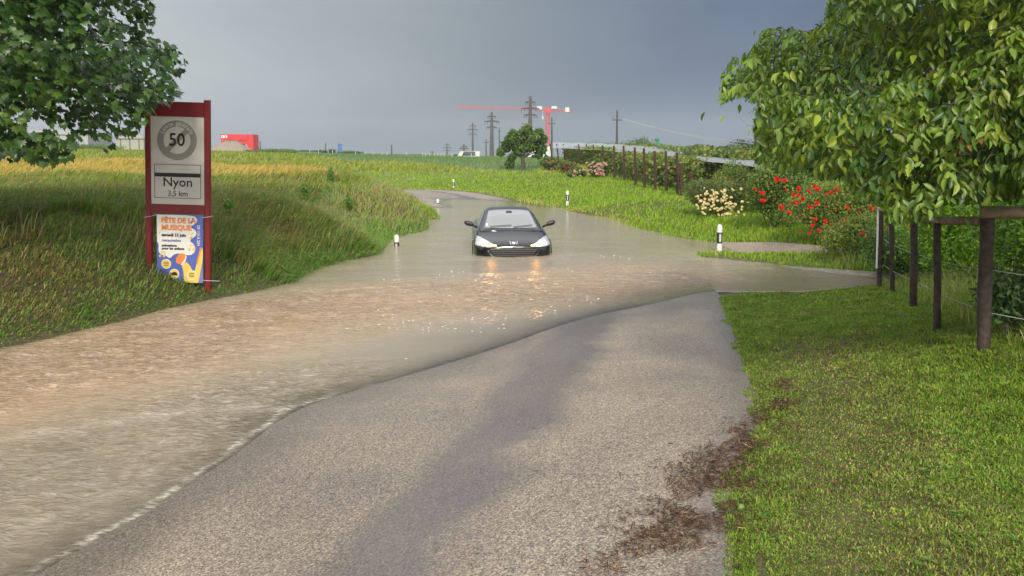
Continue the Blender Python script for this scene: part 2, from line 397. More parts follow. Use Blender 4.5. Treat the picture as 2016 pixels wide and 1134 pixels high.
nf = N(t, 'ShaderNodeTexNoise'); nf.inputs['Scale'].default_value = 70; nf.inputs['Detail'].default_value = 6; nf.inputs['Roughness'].default_value = .75; L(t, tcn.outputs['Object'], nf.inputs['Vector'])
gc = mix(t, 1.0, a.outputs['Color'], ramp(t, n.outputs[0], [(.3, (.65, .65, .6)), (.7, (1.3, 1.3, 1.2))]), 'MULTIPLY')
L(t, mix(t, 1.0, gc, ramp(t, nf.outputs[0], [(.38, (.35, .33, .3)), (.52, (1, 1, .9)), (.64, (1.9, 1.9, 1.5))]), 'MULTIPLY'), b.inputs['Base Color'])
b.inputs['Roughness'].default_value = .9
bn = N(t, 'ShaderNodeBump'); bn.inputs['Strength'].default_value = .6; bn.inputs['Distance'].default_value = .05; L(t, n.outputs[0], bn.inputs['Height']); L(t, bn.outputs[0], b.inputs['Normal'])
M['soil'] = m
g = npmesh('ground', np.stack([X, Y, Zg], 1), GF, M['soil'], colr=ground_colour(X, Y, Z), smooth=True); tag(g, kind='structure')

# road sheet
NR, NC = 420, 44
A, B = catmull(LE, NR), catmull(RE, NR)
u = np.linspace(0, .985, NC)
RX = (A[:, None, 0]*(1-u)+B[:, None, 0]*u).ravel(); RY = (A[:, None, 1]*(1-u)+B[:, None, 1]*u).ravel()
I = (np.arange(NR-1)[:, None]*NC+np.arange(NC-1)[None]).ravel(); RF = np.stack([I, I+1, I+NC+1, I+NC], 1)
m, t, b, o = material('wet_asphalt')
tcn = N(t, 'ShaderNodeTexCoord'); P_ = tcn.outputs['Object']
vor = N(t, 'ShaderNodeTexVoronoi'); vor.inputs['Scale'].default_value = 95; L(t, P_, vor.inputs['Vector'])
fine = N(t, 'ShaderNodeTexNoise'); fine.inputs['Scale'].default_value = 80; fine.inputs['Detail'].default_value = 6; fine.inputs['Roughness'].default_value = .8; L(t, P_, fine.inputs['Vector'])
big = N(t, 'ShaderNodeTexNoise'); big.inputs['Scale'].default_value = .9; big.inputs['Detail'].default_value = 5; L(t, P_, big.inputs['Vector'])
ua = N(t, 'ShaderNodeAttribute', attribute_name='across')
stone = ramp(t, vor.outputs['Color'], [(.0, (.03, .028, .03)), (.38, (.08, .075, .073)), (.58, (.20, .18, .155)), (.85, (.40, .35, .28)), (1., (.55, .48, .39))])
stone = mix(t, .5, stone, ramp(t, fine.outputs[0], [(.38, (.03, .03, .033)), (.5, (.13, .12, .11)), (.60, (.52, .45, .36))]))
uw = math_node(t, 'ADD', ua.outputs['Fac'], math_node(t, 'MULTIPLY', math_node(t, 'SUBTRACT', big.outputs[0], .5), .14))
track = ramp(t, uw, [(.0, (1, 1, 1)), (.52, (.8, .8, .8)), (.66, (.75, .75, .75)), (.695, (.1, .1, .1)), (.755, (.05, .05, .05)), (.80, (1, 1, 1)), (.93, (1, 1, 1)), (.97, (.4, .4, .4)), (1., (.15, .15, .15))])
base = mix(t, track, mix(t, .75, stone, (.058, .054, .066, 1)), stone)
base = mix(t, 1.0, base, ramp(t, big.outputs[0], [(.3, (.75, .75, .78)), (.7, (1.15, 1.12, 1.08))]), 'MULTIPLY')
base = mix(t, 1.0, base, (1.5, 1.37, 1.22, 1), 'MULTIPLY')
wa = N(t, 'ShaderNodeAttribute', attribute_name='wet').outputs['Fac']
base = mix(t, math_node(t, 'MULTIPLY', wa, .48), base, (.075, .066, .062, 1))
track = math_node(t, 'MULTIPLY', track, math_node(t, 'SUBTRACT', 1.0, math_node(t, 'MULTIPLY', wa, .9)))
L(t, base, b.inputs['Base Color'])
L(t, maprange(t, track, 0, 1, .22, .42, False), b.inputs['Roughness']); b.inputs['Specular IOR Level'].default_value = .6
bn = N(t, 'ShaderNodeBump'); bn.inputs['Distance'].default_value = .006
L(t, maprange(t, track, 0, 1, .35, .8, False), bn.inputs['Strength']); L(t, vor.outputs['Distance'], bn.inputs['Height']); L(t, bn.outputs[0], b.inputs['Normal'])
M['asphalt'] = m
across = np.tile(u, NR)
rd = npmesh('road', np.stack([RX, RY, height(RX, RY)+.006], 1), RF, M['asphalt'], attrs={'across': across, 'wet': np.maximum(1-sstep(height(RX, RY)+(fbm(RX, RY, .8, 44)-.5)*.06, -.01, .06), np.exp(-((across-1)/.045)**2)*sstep(RY, 5.5, 8)*(.4+fbm(RX, RY, .7, 3)))}, smooth=True); tag(rd, kind='structure')

def sheet(name, poly, step, dz, mat, attrs=None):
    xs = np.arange(min(p[0] for p in poly), max(p[0] for p in poly)+step, step); ys = np.arange(min(p[1] for p in poly), max(p[1] for p in poly)+step, step)
    XX, YY = np.meshgrid(xs, ys); x, y = XX.ravel(), YY.ravel(); k = len(xs)
    I = (np.arange(len(ys)-1)[:, None]*k+np.arange(k-1)[None]).ravel(); F = np.stack([I, I+1, I+k+1, I+k], 1)
    cx = x[F].mean(1); cy = y[F].mean(1); F = F[inpoly(cx, cy, poly) & (segdist(cx, cy, STRIP) > .47)]
    us, inv = np.unique(F, return_inverse=True)
    ob = npmesh(name, np.stack([x, y, height(x, y)+dz], 1)[us], inv.reshape(F.shape), mat, smooth=True); tag(ob, kind='structure'); return ob
M['lane'] = plain('wet_lane', (.22, .19, .155), .4, var=.35, scale=9, bump=.5)
sheet('side_lane', LANEPOLY, .05, .008, M['lane'])
M['shoulder'] = plain('gravel_shoulder', (.26, .215, .165), .7, var=.4, scale=30, bump=.8)
sheet('gravel_shoulder', GRAVELPOLY, .05, .010, M['shoulder'])

# flood water: level sheet z = 0 wherever the ground lies below it
wx = np.concatenate([np.arange(-16, -8, .3), np.arange(-8, 5, .06), np.arange(5, 10, .07), np.arange(10, 17, .3)])
wy = np.concatenate([np.arange(-4, 3, .3), np.arange(3, 18, .06), np.arange(18, 26, .12), np.arange(26, 46, .3)])
WX, WY = np.meshgrid(wx, wy); x, y = WX.ravel(), WY.ravel(); zz = height(x, y)
depth = -zz-np.where(inpoly(x, y, ROADPOLY), .006, 0)
k = len(wx); I = (np.arange(len(wy)-1)[:, None]*k+np.arange(k-1)[None]).ravel(); F = np.stack([I, I+1, I+k+1, I+k], 1)
F = F[(depth[F].max(1) > -.012)]; us, inv = np.unique(F, return_inverse=True); x, y, depth = x[us], y[us], depth[us]; F = inv.reshape(F.shape)
pxw, pyw = project(np.stack([x, y, 0*x], 1))
# how rough the current is: a fast tongue along the left verge that fans out over the near road
STREAM = [(-7.5, 4.0), (-6, 6.5), (-4.6, 8.6), (-3.6, 10.6), (-2.0, 12.2), (.6, 13.6), (2.4, 14.6)]
ds = segdist(x, y, STREAM); chop = np.clip(1-sstep(ds, .6, 2.6), 0, 1)*(1-.35*sstep(y, 11, 15)); silt = np.clip(chop*(.55+.7*fbm(x, y, 1.6, 61)), 0, 1)*sstep(y+.4*x, 3.0, 4.6)
FAN = [(-5, 3.2), (-4, 4.6), (-3.0, 6.0), (-2.3, 7.4)]
chop = np.maximum(chop, .8*(1-sstep(segdist(x, y, FAN), .5, 1.9)))
chop = np.clip(chop*(.5+fbm(x, y, 1.3, 5)), 0, 1)
chop = np.maximum(chop, .25*sstep(y, 11, 16)*(1-sstep(y, 21, 26))*fbm(x, y*2, 3, 8)*1.6)
gr = np.hypot(height(x+.04, y)-height(x-.04, y), height(x, y+.04)-height(x, y-.04))/.08
dist = depth/np.maximum(gr, .004)
edge = np.exp(-((dist-.06-.16*(fbm(x, y, .4, 4)-.4))/.06)**2)*(1-sstep(y, 6.8, 8.4))*(x < 0)
edge = np.maximum(edge, .5*np.exp(-((dist-.75-.5*(fbm(x, y, .9, 24)-.5))/.07)**2)*(1-sstep(y, 6, 7))*(x < 0))
ridge = np.exp(-(segdist(x, y, [(-6, 4.9), (-4.0, 6.1), (-2.7, 6.9), (-2.0, 6.9)])/.10)**2)
ridge2 = np.exp(-(segdist(x, y, [(1.0, 10.9), (2.4, 12.0), (3.6, 12.9)])/.06)**2)*.5
foam = np.clip(edge*1.0+ridge*.4+ridge2*.6, 0, 1)*np.clip(.12+1.5*fbm(x, y, .07, 2)*(.25+1.1*fbm(x, y, .45, 12)), 0, 1)
carchop = .5*np.exp(-(segdist(x, y, [(-.85, 17.3), (.95, 17.3)])/.45)**2); chop = np.maximum(chop, carchop)
rdg = lambda s_, o_: 1-np.abs(2*vnoise(x*.55+y*.12, y*1.25-x*.2, s_, o_)-1)
wz = chop*(.030*(rdg(.42, 21)*.6+fbm(x, y, .5, 31)*.4-.5)+.020*(rdg(.19, 41)-.5)+.010*(rdg(.11, 51)-.5))*1.5*np.clip(depth/.03, 0, 1)
m, t, b, o = material('flood_water')
tcn = N(t, 'ShaderNodeTexCoord'); P_ = tcn.outputs['Object']
da = N(t, 'ShaderNodeAttribute', attribute_name='depth').outputs['Fac']; ca = N(t, 'ShaderNodeAttribute', attribute_name='chop').outputs['Fac']; fa = N(t, 'ShaderNodeAttribute', attribute_name='foam').outputs['Fac']
mp = N(t, 'ShaderNodeMapping'); mp.inputs['Scale'].default_value = (.60, 1.45, 1); mp.inputs['Rotation'].default_value = (0, 0, R(-20)); L(t, P_, mp.inputs['Vector'])
r1 = N(t, 'ShaderNodeTexNoise'); r1.inputs['Scale'].default_value = 11.0; r1.inputs['Detail'].default_value = 6; r1.inputs['Roughness'].default_value = .62; r1.inputs['Distortion'].default_value = .9; L(t, mp.outputs[0], r1.inputs['Vector'])
r2 = N(t, 'ShaderNodeTexNoise'); r2.inputs['Scale'].default_value = 1.1; r2.inputs['Detail'].default_value = 4; L(t, mp.outputs[0], r2.inputs['Vector'])
r3 = N(t, 'ShaderNodeTexNoise'); r3.inputs['Scale'].default_value = 26; r3.inputs['Detail'].default_value = 3; L(t, mp.outputs[0], r3.inputs['Vector'])
mud = mix(t, ramp(t, r2.outputs[0], [(.35, (0, 0, 0)), (.65, (1, 1, 1))]), (.37, .31, .235, 1), (.32, .272, .208, 1))
sa = N(t, 'ShaderNodeAttribute', attribute_name='silt').outputs['Fac']
mud = mix(t, math_node(t, 'MULTIPLY', sa, .9, True), mud, mix(t, ramp(t, r1.outputs[0], [(.40, (0, 0, 0)), (.60, (1, 1, 1))]), (.46, .31, .20, 1), (.60, .44, .31, 1)))
mud = mix(t, math_node(t, 'MULTIPLY', ca, .55, True), mud, mix(t, ramp(t, r1.outputs[0], [(.40, (0, 0, 0)), (.60, (1, 1, 1))]), (.28, .235, .175, 1), (.44, .39, .31, 1)))
mud = mix(t, math_node(t, 'MULTIPLY', ca, .6, True), mud, mix(t, 1.0, mud, ramp(t, r3.outputs[0], [(.40, (.88, .87, .85)), (.60, (1.1, 1.09, 1.08))]), 'MULTIPLY'))
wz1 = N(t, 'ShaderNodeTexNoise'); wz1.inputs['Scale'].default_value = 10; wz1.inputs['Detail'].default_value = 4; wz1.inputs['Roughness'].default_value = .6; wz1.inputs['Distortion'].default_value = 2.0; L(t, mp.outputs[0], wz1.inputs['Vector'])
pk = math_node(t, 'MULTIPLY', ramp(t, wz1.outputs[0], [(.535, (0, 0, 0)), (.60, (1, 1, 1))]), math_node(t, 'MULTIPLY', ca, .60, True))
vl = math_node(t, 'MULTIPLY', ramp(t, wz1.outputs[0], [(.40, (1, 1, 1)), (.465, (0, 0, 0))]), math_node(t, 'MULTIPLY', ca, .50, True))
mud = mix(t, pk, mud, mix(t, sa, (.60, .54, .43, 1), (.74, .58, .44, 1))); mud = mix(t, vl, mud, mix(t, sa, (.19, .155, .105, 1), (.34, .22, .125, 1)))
foamn = math_node(t, 'MULTIPLY', fa, ramp(t, r3.outputs[0], [(.3, (.3, .3, .3)), (.6, (1.2, 1.2, 1.2))]), True)
mud = mix(t, foamn, mud, (.66, .62, .55, 1))
mud = mix(t, 1.0, mud, mix(t, sa, (.92, .90, .86, 1), (.90, .82, .73, 1)), 'MULTIPLY')
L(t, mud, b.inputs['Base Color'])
b.inputs['Roughness'].default_value = .07; b.inputs['IOR'].default_value = 1.33
bn = N(t, 'ShaderNodeBump'); bn.inputs['Distance'].default_value = .06
L(t, math_node(t, 'ADD', math_node(t, 'MULTIPLY', ca, .95), .06), bn.inputs['Strength'])
hsum = math_node(t, 'ADD', wz1.outputs[0], math_node(t, 'MULTIPLY', r3.outputs[0], .2)); L(t, hsum, bn.inputs['Height']); L(t, bn.outputs[0], b.inputs['Normal'])
# clear film over the road where the flood is only millimetres deep
tr = N(t, 'ShaderNodeBsdfTransparent'); tr.inputs[0].default_value = (.97, .95, .92, 1)
gl = N(t, 'ShaderNodeBsdfGlossy'); gl.inputs['Roughness'].default_value = .08; L(t, bn.outputs[0], gl.inputs['Normal'])
fr = N(t, 'ShaderNodeFresnel'); fr.inputs[0].default_value = 1.33; L(t, bn.outputs[0], fr.inputs['Normal'])
film = N(t, 'ShaderNodeMixShader'); L(t, fr.outputs[0], film.inputs[0]); L(t, tr.outputs[0], film.inputs[1]); L(t, gl.outputs[0], film.inputs[2])
op = math_node(t, 'SUBTRACT', 1.0, math_node(t, 'POWER', 2.718, math_node(t, 'MULTIPLY', math_node(t, 'MAXIMUM', da, 0.0), -62)))
op = math_node(t, 'MAXIMUM', math_node(t, 'ADD', op, math_node(t, 'MULTIPLY', math_node(t, 'SUBTRACT', r1.outputs[0], .5), math_node(t, 'MULTIPLY', math_node(t, 'SUBTRACT', 1.0, op), 1.2)), True), foamn)
mx = N(t, 'ShaderNodeMixShader'); L(t, op, mx.inputs[0]); L(t, film.outputs[0], mx.inputs[1]); L(t, b.outputs[0], mx.inputs[2]); L(t, mx.outputs[0], o.inputs[0])
M['water'] = m
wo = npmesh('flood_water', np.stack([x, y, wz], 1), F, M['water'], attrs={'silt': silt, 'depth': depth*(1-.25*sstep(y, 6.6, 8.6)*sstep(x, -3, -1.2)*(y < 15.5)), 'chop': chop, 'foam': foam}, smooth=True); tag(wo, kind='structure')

# foam bubbles drifting on the flood
def region_px(n, poly):
    xs = [p[0] for p in poly]; ys = [p[1] for p in poly]
    q = np.stack([rng.uniform(min(xs), max(xs), n), rng.uniform(min(ys), max(ys), n)], 1)
    return q[inpoly(q[:, 0], q[:, 1], poly)]
q = [at(a_, b_)[:2] for a_, b_ in region_px(900, [(560, 640), (750, 545), (1000, 520), (1230, 500), (1330, 530), (1200, 590), (950, 660), (760, 720), (640, 710)])]
q = [p for p in q if vnoise(p[0], p[1], .9, 31) > .56]
mb = MB()
for p in q:
    r_ = rng.uniform(.003, .009)*(1+p[1]/22); k = 6; el = rng.uniform(1, 2.2)
    ring = [(p[0]+r_*el*math.cos(2*math.pi*i/k), p[1]+r_*math.sin(2*math.pi*i/k), .004) for i in range(k)]
    mb.add(ring+[(p[0], p[1], .004+r_*.5)], [(i, (i+1) % k, k) for i in range(k)])
M['foam'] = plain('foam', (.75, .73, .68), .5)
tag(mb.build('foam', M['foam'], smooth=True), 'small white bubbles of foam drifting on the muddy water', 'foam', kind='stuff')

# ============================================================ grasses
def samp(n, amax=.85, d0=2.6, d1=90, a=.9):
    # distances crowd towards the viewer side of the place
    uu = rng.random(n); e = 1-a
    D = (d0**e+uu*(d1**e-d0**e))**(1/e)
    th = rng.uniform(-amax, amax, n); return D*th, D
def pick(c, w_):   # c list of colours, w_ (n,len) weights
    w_ = np.clip(w_, 1e-4, None); w_ = w_/w_.sum(1, keepdims=True); cs = w_.cumsum(1); r_ = rng.random(len(w_))[:, None]
    return np.array(c)[np.minimum((r_ > cs).sum(1), len(c)-1)]
REc = [tuple(p) for p in REs]; LEc = [tuple(p) for p in LEs]
def masks(x, y):
    z = height(x, y); road = inpoly(x, y, ROADPOLY); lane = inpoly(x, y, LANEPOLY) | inpoly(x, y, GRAVELPOLY)
    left = (x < np.interp(y, [p[1] for p in LEs[:120]], [p[0] for p in LEs[:120]])+.1-.75*sstep(y, 18, 25)) & (y < 50)
    return z, road, lane, left
# --- right lawn
x, y = samp(1050000, .85, 2.6, 15, .60); z, road, lane, left = masks(x, y)
wob = (fbm(x, y, .5, 40)-.5)*.35
er = segdist(x, y, REc)
ok = (~road | (er < .13+np.maximum(-wob, 0)*.9)) & ~lane & ~left & (z > .005) & (~road | (er < .13+np.maximum(-wob, 0)*.9)) & (road | (er > wob*.7-.03)) & (y < 15) & (x > .4)
x, y, z = x[ok], y[ok], z[ok]; n1 = fbm(x, y, .55, 11); n2 = fbm(x, y, 1.7, 17)
tr_ = np.exp(-(segdist(x, y, [(1.6, 3.2), (2.3, 5.6), (3.05, 8.0)])/.45)**2)       # worn wheel rut
keep = rng.random(len(x)) < np.clip(1.2-tr_*1.0*(n2+.3)*(.5+fbm(x, y, .2, 63))-np.clip(.36-n1, 0, 1)*1.2, .38, 1)
x, y, z, n1, n2, tr_ = [q_[keep] for q_ in (x, y, z, n1, n2, tr_)]
D = np.hypot(x, y); g3 = fbm(x, y, .25, 23)
c = pick([(.12, .20, .024), (.18, .245, .028), (.07, .135, .018), (.28, .25, .09), (.12, .08, .045)],
         np.stack([.5+n1, .3+n2, .35+0*x, .09+.5*tr_, .06+.8*tr_+.35*(n1 < .40)], 1))*rng.uniform(.7, 1.25, (len(x), 1))*(.9+.95*fbm(x, y, .14, 29))[:, None]
h = (.012+.036*g3**2)*rng.uniform(.6, 1.5, len(x))*(1+.8*sstep(n2, .55, .68))*(1-.5*tr_)
blades('lawn_grass', x, y, z-.004, h*(1+D/25), .003+.0009*D*rng.uniform(.7, 1.4, len(x)), rng.uniform(.1, 1.3, len(x)), rng.uniform(0, 6.28, len(x)), c, M['grass'])
tag(bpy.data.objects['lawn_grass'], 'short bright green grass on the verge beside the road', 'grass', kind='stuff')
# --- right outer bank, beyond the flood, and the strip by the lane
x, y = samp(430000, .8, 12, 75, .9); z, road, lane, left = masks(x, y)
s = segdist(x, y, STRIP)
ok = ~road & (~lane | (s < .35)) & ~left & (z > -.03) & (x > -60) & ((y > 17) | ((x > 3.8) & (y > 13.2))) & ~inpoly(x, y, FIELD) & ~((y > 40) & (x < -12) & (z < .1))
ok &= ~((s < .6) & (rng.random(len(x)) < .35))
x, y, z = x[ok], y[ok], z[ok]; n1 = fbm(x, y, 2.5, 51); n2 = fbm(x, y, .9, 57); D = y
dry = sstep(z, .75, 1.15)*(x < 6)*(y > 36); er = segdist(x, y, REc); edge = np.exp(-(er/.6)**2)*(y > 26)
c = pick([(.17, .32, .018), (.25, .36, .022), (.13, .22, .02), (.45, .36, .12), (.32, .31, .06)],
         np.stack([.6+n1-dry*.6, .6+n2-dry*.4, .25+.4*(n1 < .4), dry*.5+edge*1.2+.03, .12+dry*1.3], 1))*rng.uniform(.8, 1.2, (len(x), 1))
h = (.07+.10*n2+.30*dry*n2-.03*np.exp(-(s[ok]/.5)**2))*rng.uniform(.6, 1.3, len(x))
blades('bank_grass', x, y, z-.01, h, .006+.00095*D, rng.uniform(.2, 1.0, len(x)), rng.normal(.3, 1.2, len(x)), c, M['grass'])
tag(bpy.data.objects['bank_grass'], 'sunlit light green grass on the slope beyond the flooded bend', 'grass', kind='stuff')
# --- tall grass on the left bank
x, y = samp(620000, .85, 6.5, 60, .75); z, road, lane, left = masks(x, y)
crop = inpoly(x, y, CROP)
ok = left & (z > -.035) & ~crop & ~road & (y > x*.0+3)
x, y, z = x[ok], y[ok], z[ok]; n1 = fbm(x, y, 2.0, 61); n2 = fbm(x, y, .8, 67); n3 = fbm(x, y, .35, 71); D = np.hypot(x, y)
fore = (1-sstep(y+.35*x, 7.5, 10.5))*(z < 1.1)              # trampled, cut part left of the sign
wet = np.exp(-(z/.16)**2)
keep = rng.random(len(x)) < np.clip(1-.35*fore*(n2 < .5), .2, 1)
x, y, z, n1, n2, n3, D, fore, wet = [q_[keep] for q_ in (x, y, z, n1, n2, n3, D, fore, wet)]
cols = [(.11, .27, .025), (.22, .31, .05), (.31, .235, .10), (.37, .35, .14), (.15, .25, .08)]
W_ = np.stack([.15+wet*2.0+.9*(n1 > .55), .75+n2*.6, (.55+.6*(n1 < .5))*(1-wet)+1.3*fore*(n3 > .42), (.14+.25*(n2 > .55)+.15*fore)*(1-wet), .25+.3*(n1 > .5)], 1)
c = pick(cols, W_)*rng.uniform(.7, 1.25, (len(x), 1))
nearsign = (y < 14.2) & (x > -8.2) & (z < .85)
h = (.17+.22*n2+.13*n1)*(1-.80*np.maximum(fore, .85*(y < 13.7)*(x > -7.6)*1.0))*(1-.5*wet)*rng.uniform(.6, 1.25, len(x))
tip = c*.7+np.array((.33, .28, .13))*.3
blades('tall_grass', x, y, z-.02, h, (.006+.00075*D)*rng.uniform(.6, 1.3, len(x)), rng.uniform(.5, 1.5, len(x))*(1+.5*wet), rng.normal(-.25, .8, len(x))+1.0*(n1-.5)+2.0*(y > 19)*(x > -5.5), c, M['grass'], tipc=tip)
tag(bpy.data.objects['tall_grass'], 'tall windblown meadow grass on the left embankment', 'grass', kind='stuff')
# --- seed stalks standing out of the meadow
x, y = samp(36000, .85, 7.5, 60, .8); z, road, lane, left = masks(x, y); crop = inpoly(x, y, CROP)
ok = left & (z > .30) & ~road & ~((y < 12) & (z < .9)) & (fbm(x, y, 1.5, 95) > .42) & (~crop | (rng.random(len(x)) < .1)); x, y, z = x[ok], y[ok], z[ok]
c = pick([(.38, .31, .16), (.30, .20, .12), (.25, .30, .11)], np.ones((len(x), 3)))*rng.uniform(.7, 1.2, (len(x), 1))
blades('seed_stalks', x, y, z, rng.uniform(.3, .58, len(x)), .004+.0006*y, rng.uniform(.3, 1.0, len(x)), rng.normal(-.1, .8, len(x)), c, M['grass'], tipc=c*1.1)
tag(bpy.data.objects['seed_stalks'], 'thin straw coloured seed stalks standing above the bank grass', 'grass', kind='stuff')
# --- flat rosettes of weeds in the lawn
x, y = samp(1100, .8, 3, 13, .4); z, road, lane, left = masks(x, y); ok = ~road & ~lane & ~left & (z > .03) & (x > .5) & (fbm(x, y, .8, 98) > .5); x, y, z = x[ok], y[ok], z[ok]
k = 7; a_ = np.tile(np.arange(k)/k*2*np.pi, len(x))+rng.normal(0, .25, len(x)*k); X2, Y2, Z2 = np.repeat(x, k), np.repeat(y, k), np.repeat(z, k)+.012
ax = np.stack([np.cos(a_), np.sin(a_), rng.uniform(.1, .7, len(a_))], 1); nm = np.stack([-np.cos(a_)*.4, -np.sin(a_)*.4, np.ones(len(a_))], 1)
c = pick([(.08, .17, .025), (.12, .22, .035), (.17, .25, .06)], np.ones((len(a_), 3)))*rng.uniform(.8, 1.2, (len(a_), 1))
lv = np.array([(0, 0, 0), (-.22, .5, .06), (0, 1, -.12), (.22, .5, .06)])
scatter('lawn_weeds', lv, np.array([(0, 2, 1), (0, 3, 2)]), np.stack([X2, Y2, Z2], 1), ax, nm, rng.uniform(.012, .04, len(a_)), c, M['grass'])
tag(bpy.data.objects['lawn_weeds'], 'small broad leaved weeds scattered through the verge', 'weeds', kind='stuff')
# --- ripening crop
x, y = samp(330000, .9, 12, 110, .8); crop = inpoly(x, y, CROP); x, y = x[crop], y[crop]; z = height(x, y); n2 = fbm(x, y, .9, 77); n1 = fbm(x, y, 3, 79)
c = pick([(.50, .37, .11), (.40, .31, .10), (.24, .26, .06)], np.stack([.7+n1, .5+0*x, .25+.5*(n2 < .4)], 1))*rng.uniform(.8, 1.2, (len(x), 1))
blades('grain_crop', x, y, z-.02, (.30+.15*n2)*rng.uniform(.8, 1.15, len(x)), .007+.0009*y, rng.uniform(.2, .8, len(x)), rng.normal(0, .6, len(x)), c, M['grass'])
tag(bpy.data.objects['grain_crop'], 'strip of ripening yellow grain behind the embankment', 'crop', kind='stuff')
# --- weeds and field beyond
x, y = samp(260000, .85, 24, 220, .8); z = height(x, y); crop = inpoly(x, y, CROP); fld = inpoly(x, y, FIELD); road = inpoly(x, y, ROADPOLY)
ok = ~crop & ~fld & ~road & ((x < -4-.0*y)) & (z > .9) & ~((y < 50) & (x > -4-(y-20)*.12))
x, y, z = x[ok], y[ok], z[ok]; n1 = fbm(x, y, 5, 81); n2 = fbm(x, y, 2, 83)
c = pick([(.18, .27, .035), (.29, .30, .06), (.38, .30, .13)], np.stack([.6+n1, .5+n2, .12+.3*(n1 < .42)], 1))*rng.uniform(.75, 1.2, (len(x), 1))
blades('meadow_weeds', x, y, z-.03, (.25+.3*n2)*rng.uniform(.7, 1.2, len(x)), .01+.0009*y, rng.uniform(.2, .9, len(x)), rng.normal(0, .8, len(x)), c, M['grass'])
tag(bpy.data.objects['meadow_weeds'], 'rough green meadow between the grain and the horizon', 'grass', kind='stuff')
x, y = samp(110000, .7, 38, 260, .9); fld = inpoly(x, y, FIELD); x, y = x[fld], y[fld]; z = height(x, y)
c = pick([(.11, .19, .07), (.14, .22, .08)], np.ones((len(x), 2)))*rng.uniform(.85, 1.15, (len(x), 1))
blades('young_crop', x, y, z-.02, .22*rng.uniform(.8, 1.2, len(x)), .012+.0008*y, rng.uniform(.1, .5, len(x)), rng.uniform(0, 6.28, len(x)), c, M['grass'])
tag(bpy.data.objects['young_crop'], 'even blue green young crop on the flat field', 'crop', kind='stuff')

# --- leaf litter washed against the road edge
mbv = []; cols_l = []
LIT = [ground(*p) for p in [(1235, 1130), (1330, 1030), (1430, 1000), (1390, 935), (1450, 895), (1485, 855), (1530, 800), (1545, 742)]]
LW = [.19, .14, .17, .15, .16, .12, .05, .04]
npos = []; 
for i in range(len(LIT)-1):
    L_ = np.hypot(*(LIT[i+1]-LIT[i])[:2]); k = int(3600*L_*(LW[i]+LW[i+1])*2.8)
    tt = rng.random(k)[:, None]; p = LIT[i][None]*(1-tt)+LIT[i+1][None]*tt; ww = (LW[i]*(1-tt)+LW[i+1]*tt)
    p = p+rng.normal(0, 1, (k, 3))*ww; npos.append(p)
p = np.concatenate(npos); g3 = fbm(p[:, 0], p[:, 1], .16, 91); p = p[g3 > .49]
sp = np.stack([rng.uniform(-.5, 2.0, 500), rng.uniform(2.8, 9.5, 500), np.zeros(500)], 1); sp = sp[inpoly(sp[:, 0], sp[:, 1], ROADPOLY)][:230]
sp2 = REs[rng.integers(10, 60, 900)]+rng.normal(0, .10, (900, 2)); sp2 = np.concatenate([sp2, np.zeros((900, 1))], 1); sp2 = sp2[(sp2[:, 1] > 3) & (sp2[:, 1] < 8)]
p = np.concatenate([p, sp, sp2]); p[:, 2] = height(p[:, 0], p[:, 1])+.012+np.abs(rng.normal(0, .009, len(p))); p = p[p[:, 2] > .012]
ax = rng.normal(0, 1, (len(p), 3)); ax[:, 2] *= .25; nm = rng.normal(0, .35, (len(p), 3)); nm[:, 2] += 1
lt = [(-.5, 0, 0), (-.35, .5, .08), (.0, 1.2, 0), (.35, .5, .08), (.5, 0, 0), (0, -1.2, .1)]
c = pick([(.11, .052, .032), (.19, .10, .058), (.05, .028, .02), (.36, .25, .15)], np.tile([[.5, .35, .4, .14]], (len(p), 1)))*rng.uniform(.7, 1.3, (len(p), 1))
lv = np.array(lt)*[.28, 1, 1]
scatter('leaf_litter', lv, np.array([(0, 1, 2), (2, 3, 4), (0, 2, 4), (0, 4, 5)]), p, ax, nm, rng.uniform(.008, .024, len(p)), c, M['grass'])
tag(bpy.data.objects['leaf_litter'], 'brown washed up leaf and twig debris on the road edge', 'leaf litter', kind='stuff')

# ============================================================ car
def text_mesh(body, size, ax='CENTER', bold=0.0, sx=1.0):
    cu = bpy.data.curves.new('t', 'FONT'); cu.body = body; cu.size = size; cu.align_x = ax; cu.align_y = 'CENTER'; cu.offset = bold; cu.resolution_u = 3
    ob = bpy.data.objects.new('t', cu); col.objects.link(ob); dg = bpy.context.evaluated_depsgraph_get(); dg.update()
    me = bpy.data.meshes.new_from_object(ob.evaluated_get(dg)); v = [(q.co.x*sx, q.co.y) for q in me.vertices]; f = [tuple(p.vertices) for p in me.polygons]
    bpy.data.objects.remove(ob); bpy.data.curves.remove(cu); bpy.data.meshes.remove(me); return v, f
def loft(name, st, mat, parent, lv=2, cap=True):
    mb = MB(); k = len(st[0][1])
    for yy, pr in st:
        full = [(-x_, yy, z_) for x_, z_ in pr[::-1] if x_ > 0]+[(x_, yy, z_) for x_, z_ in pr]
        mb.v += full
    n = len([1 for x_, z_ in st[0][1] if x_ > 0])*2+len([1 for x_, z_ in st[0][1] if x_ == 0])
    return mb, n
def ring(pr):     # half profile bottom centre .. top centre -> closed ring
    left = [(-x_, z_) for x_, z_ in pr[1:-1]][::-1]
    return list(pr)+left
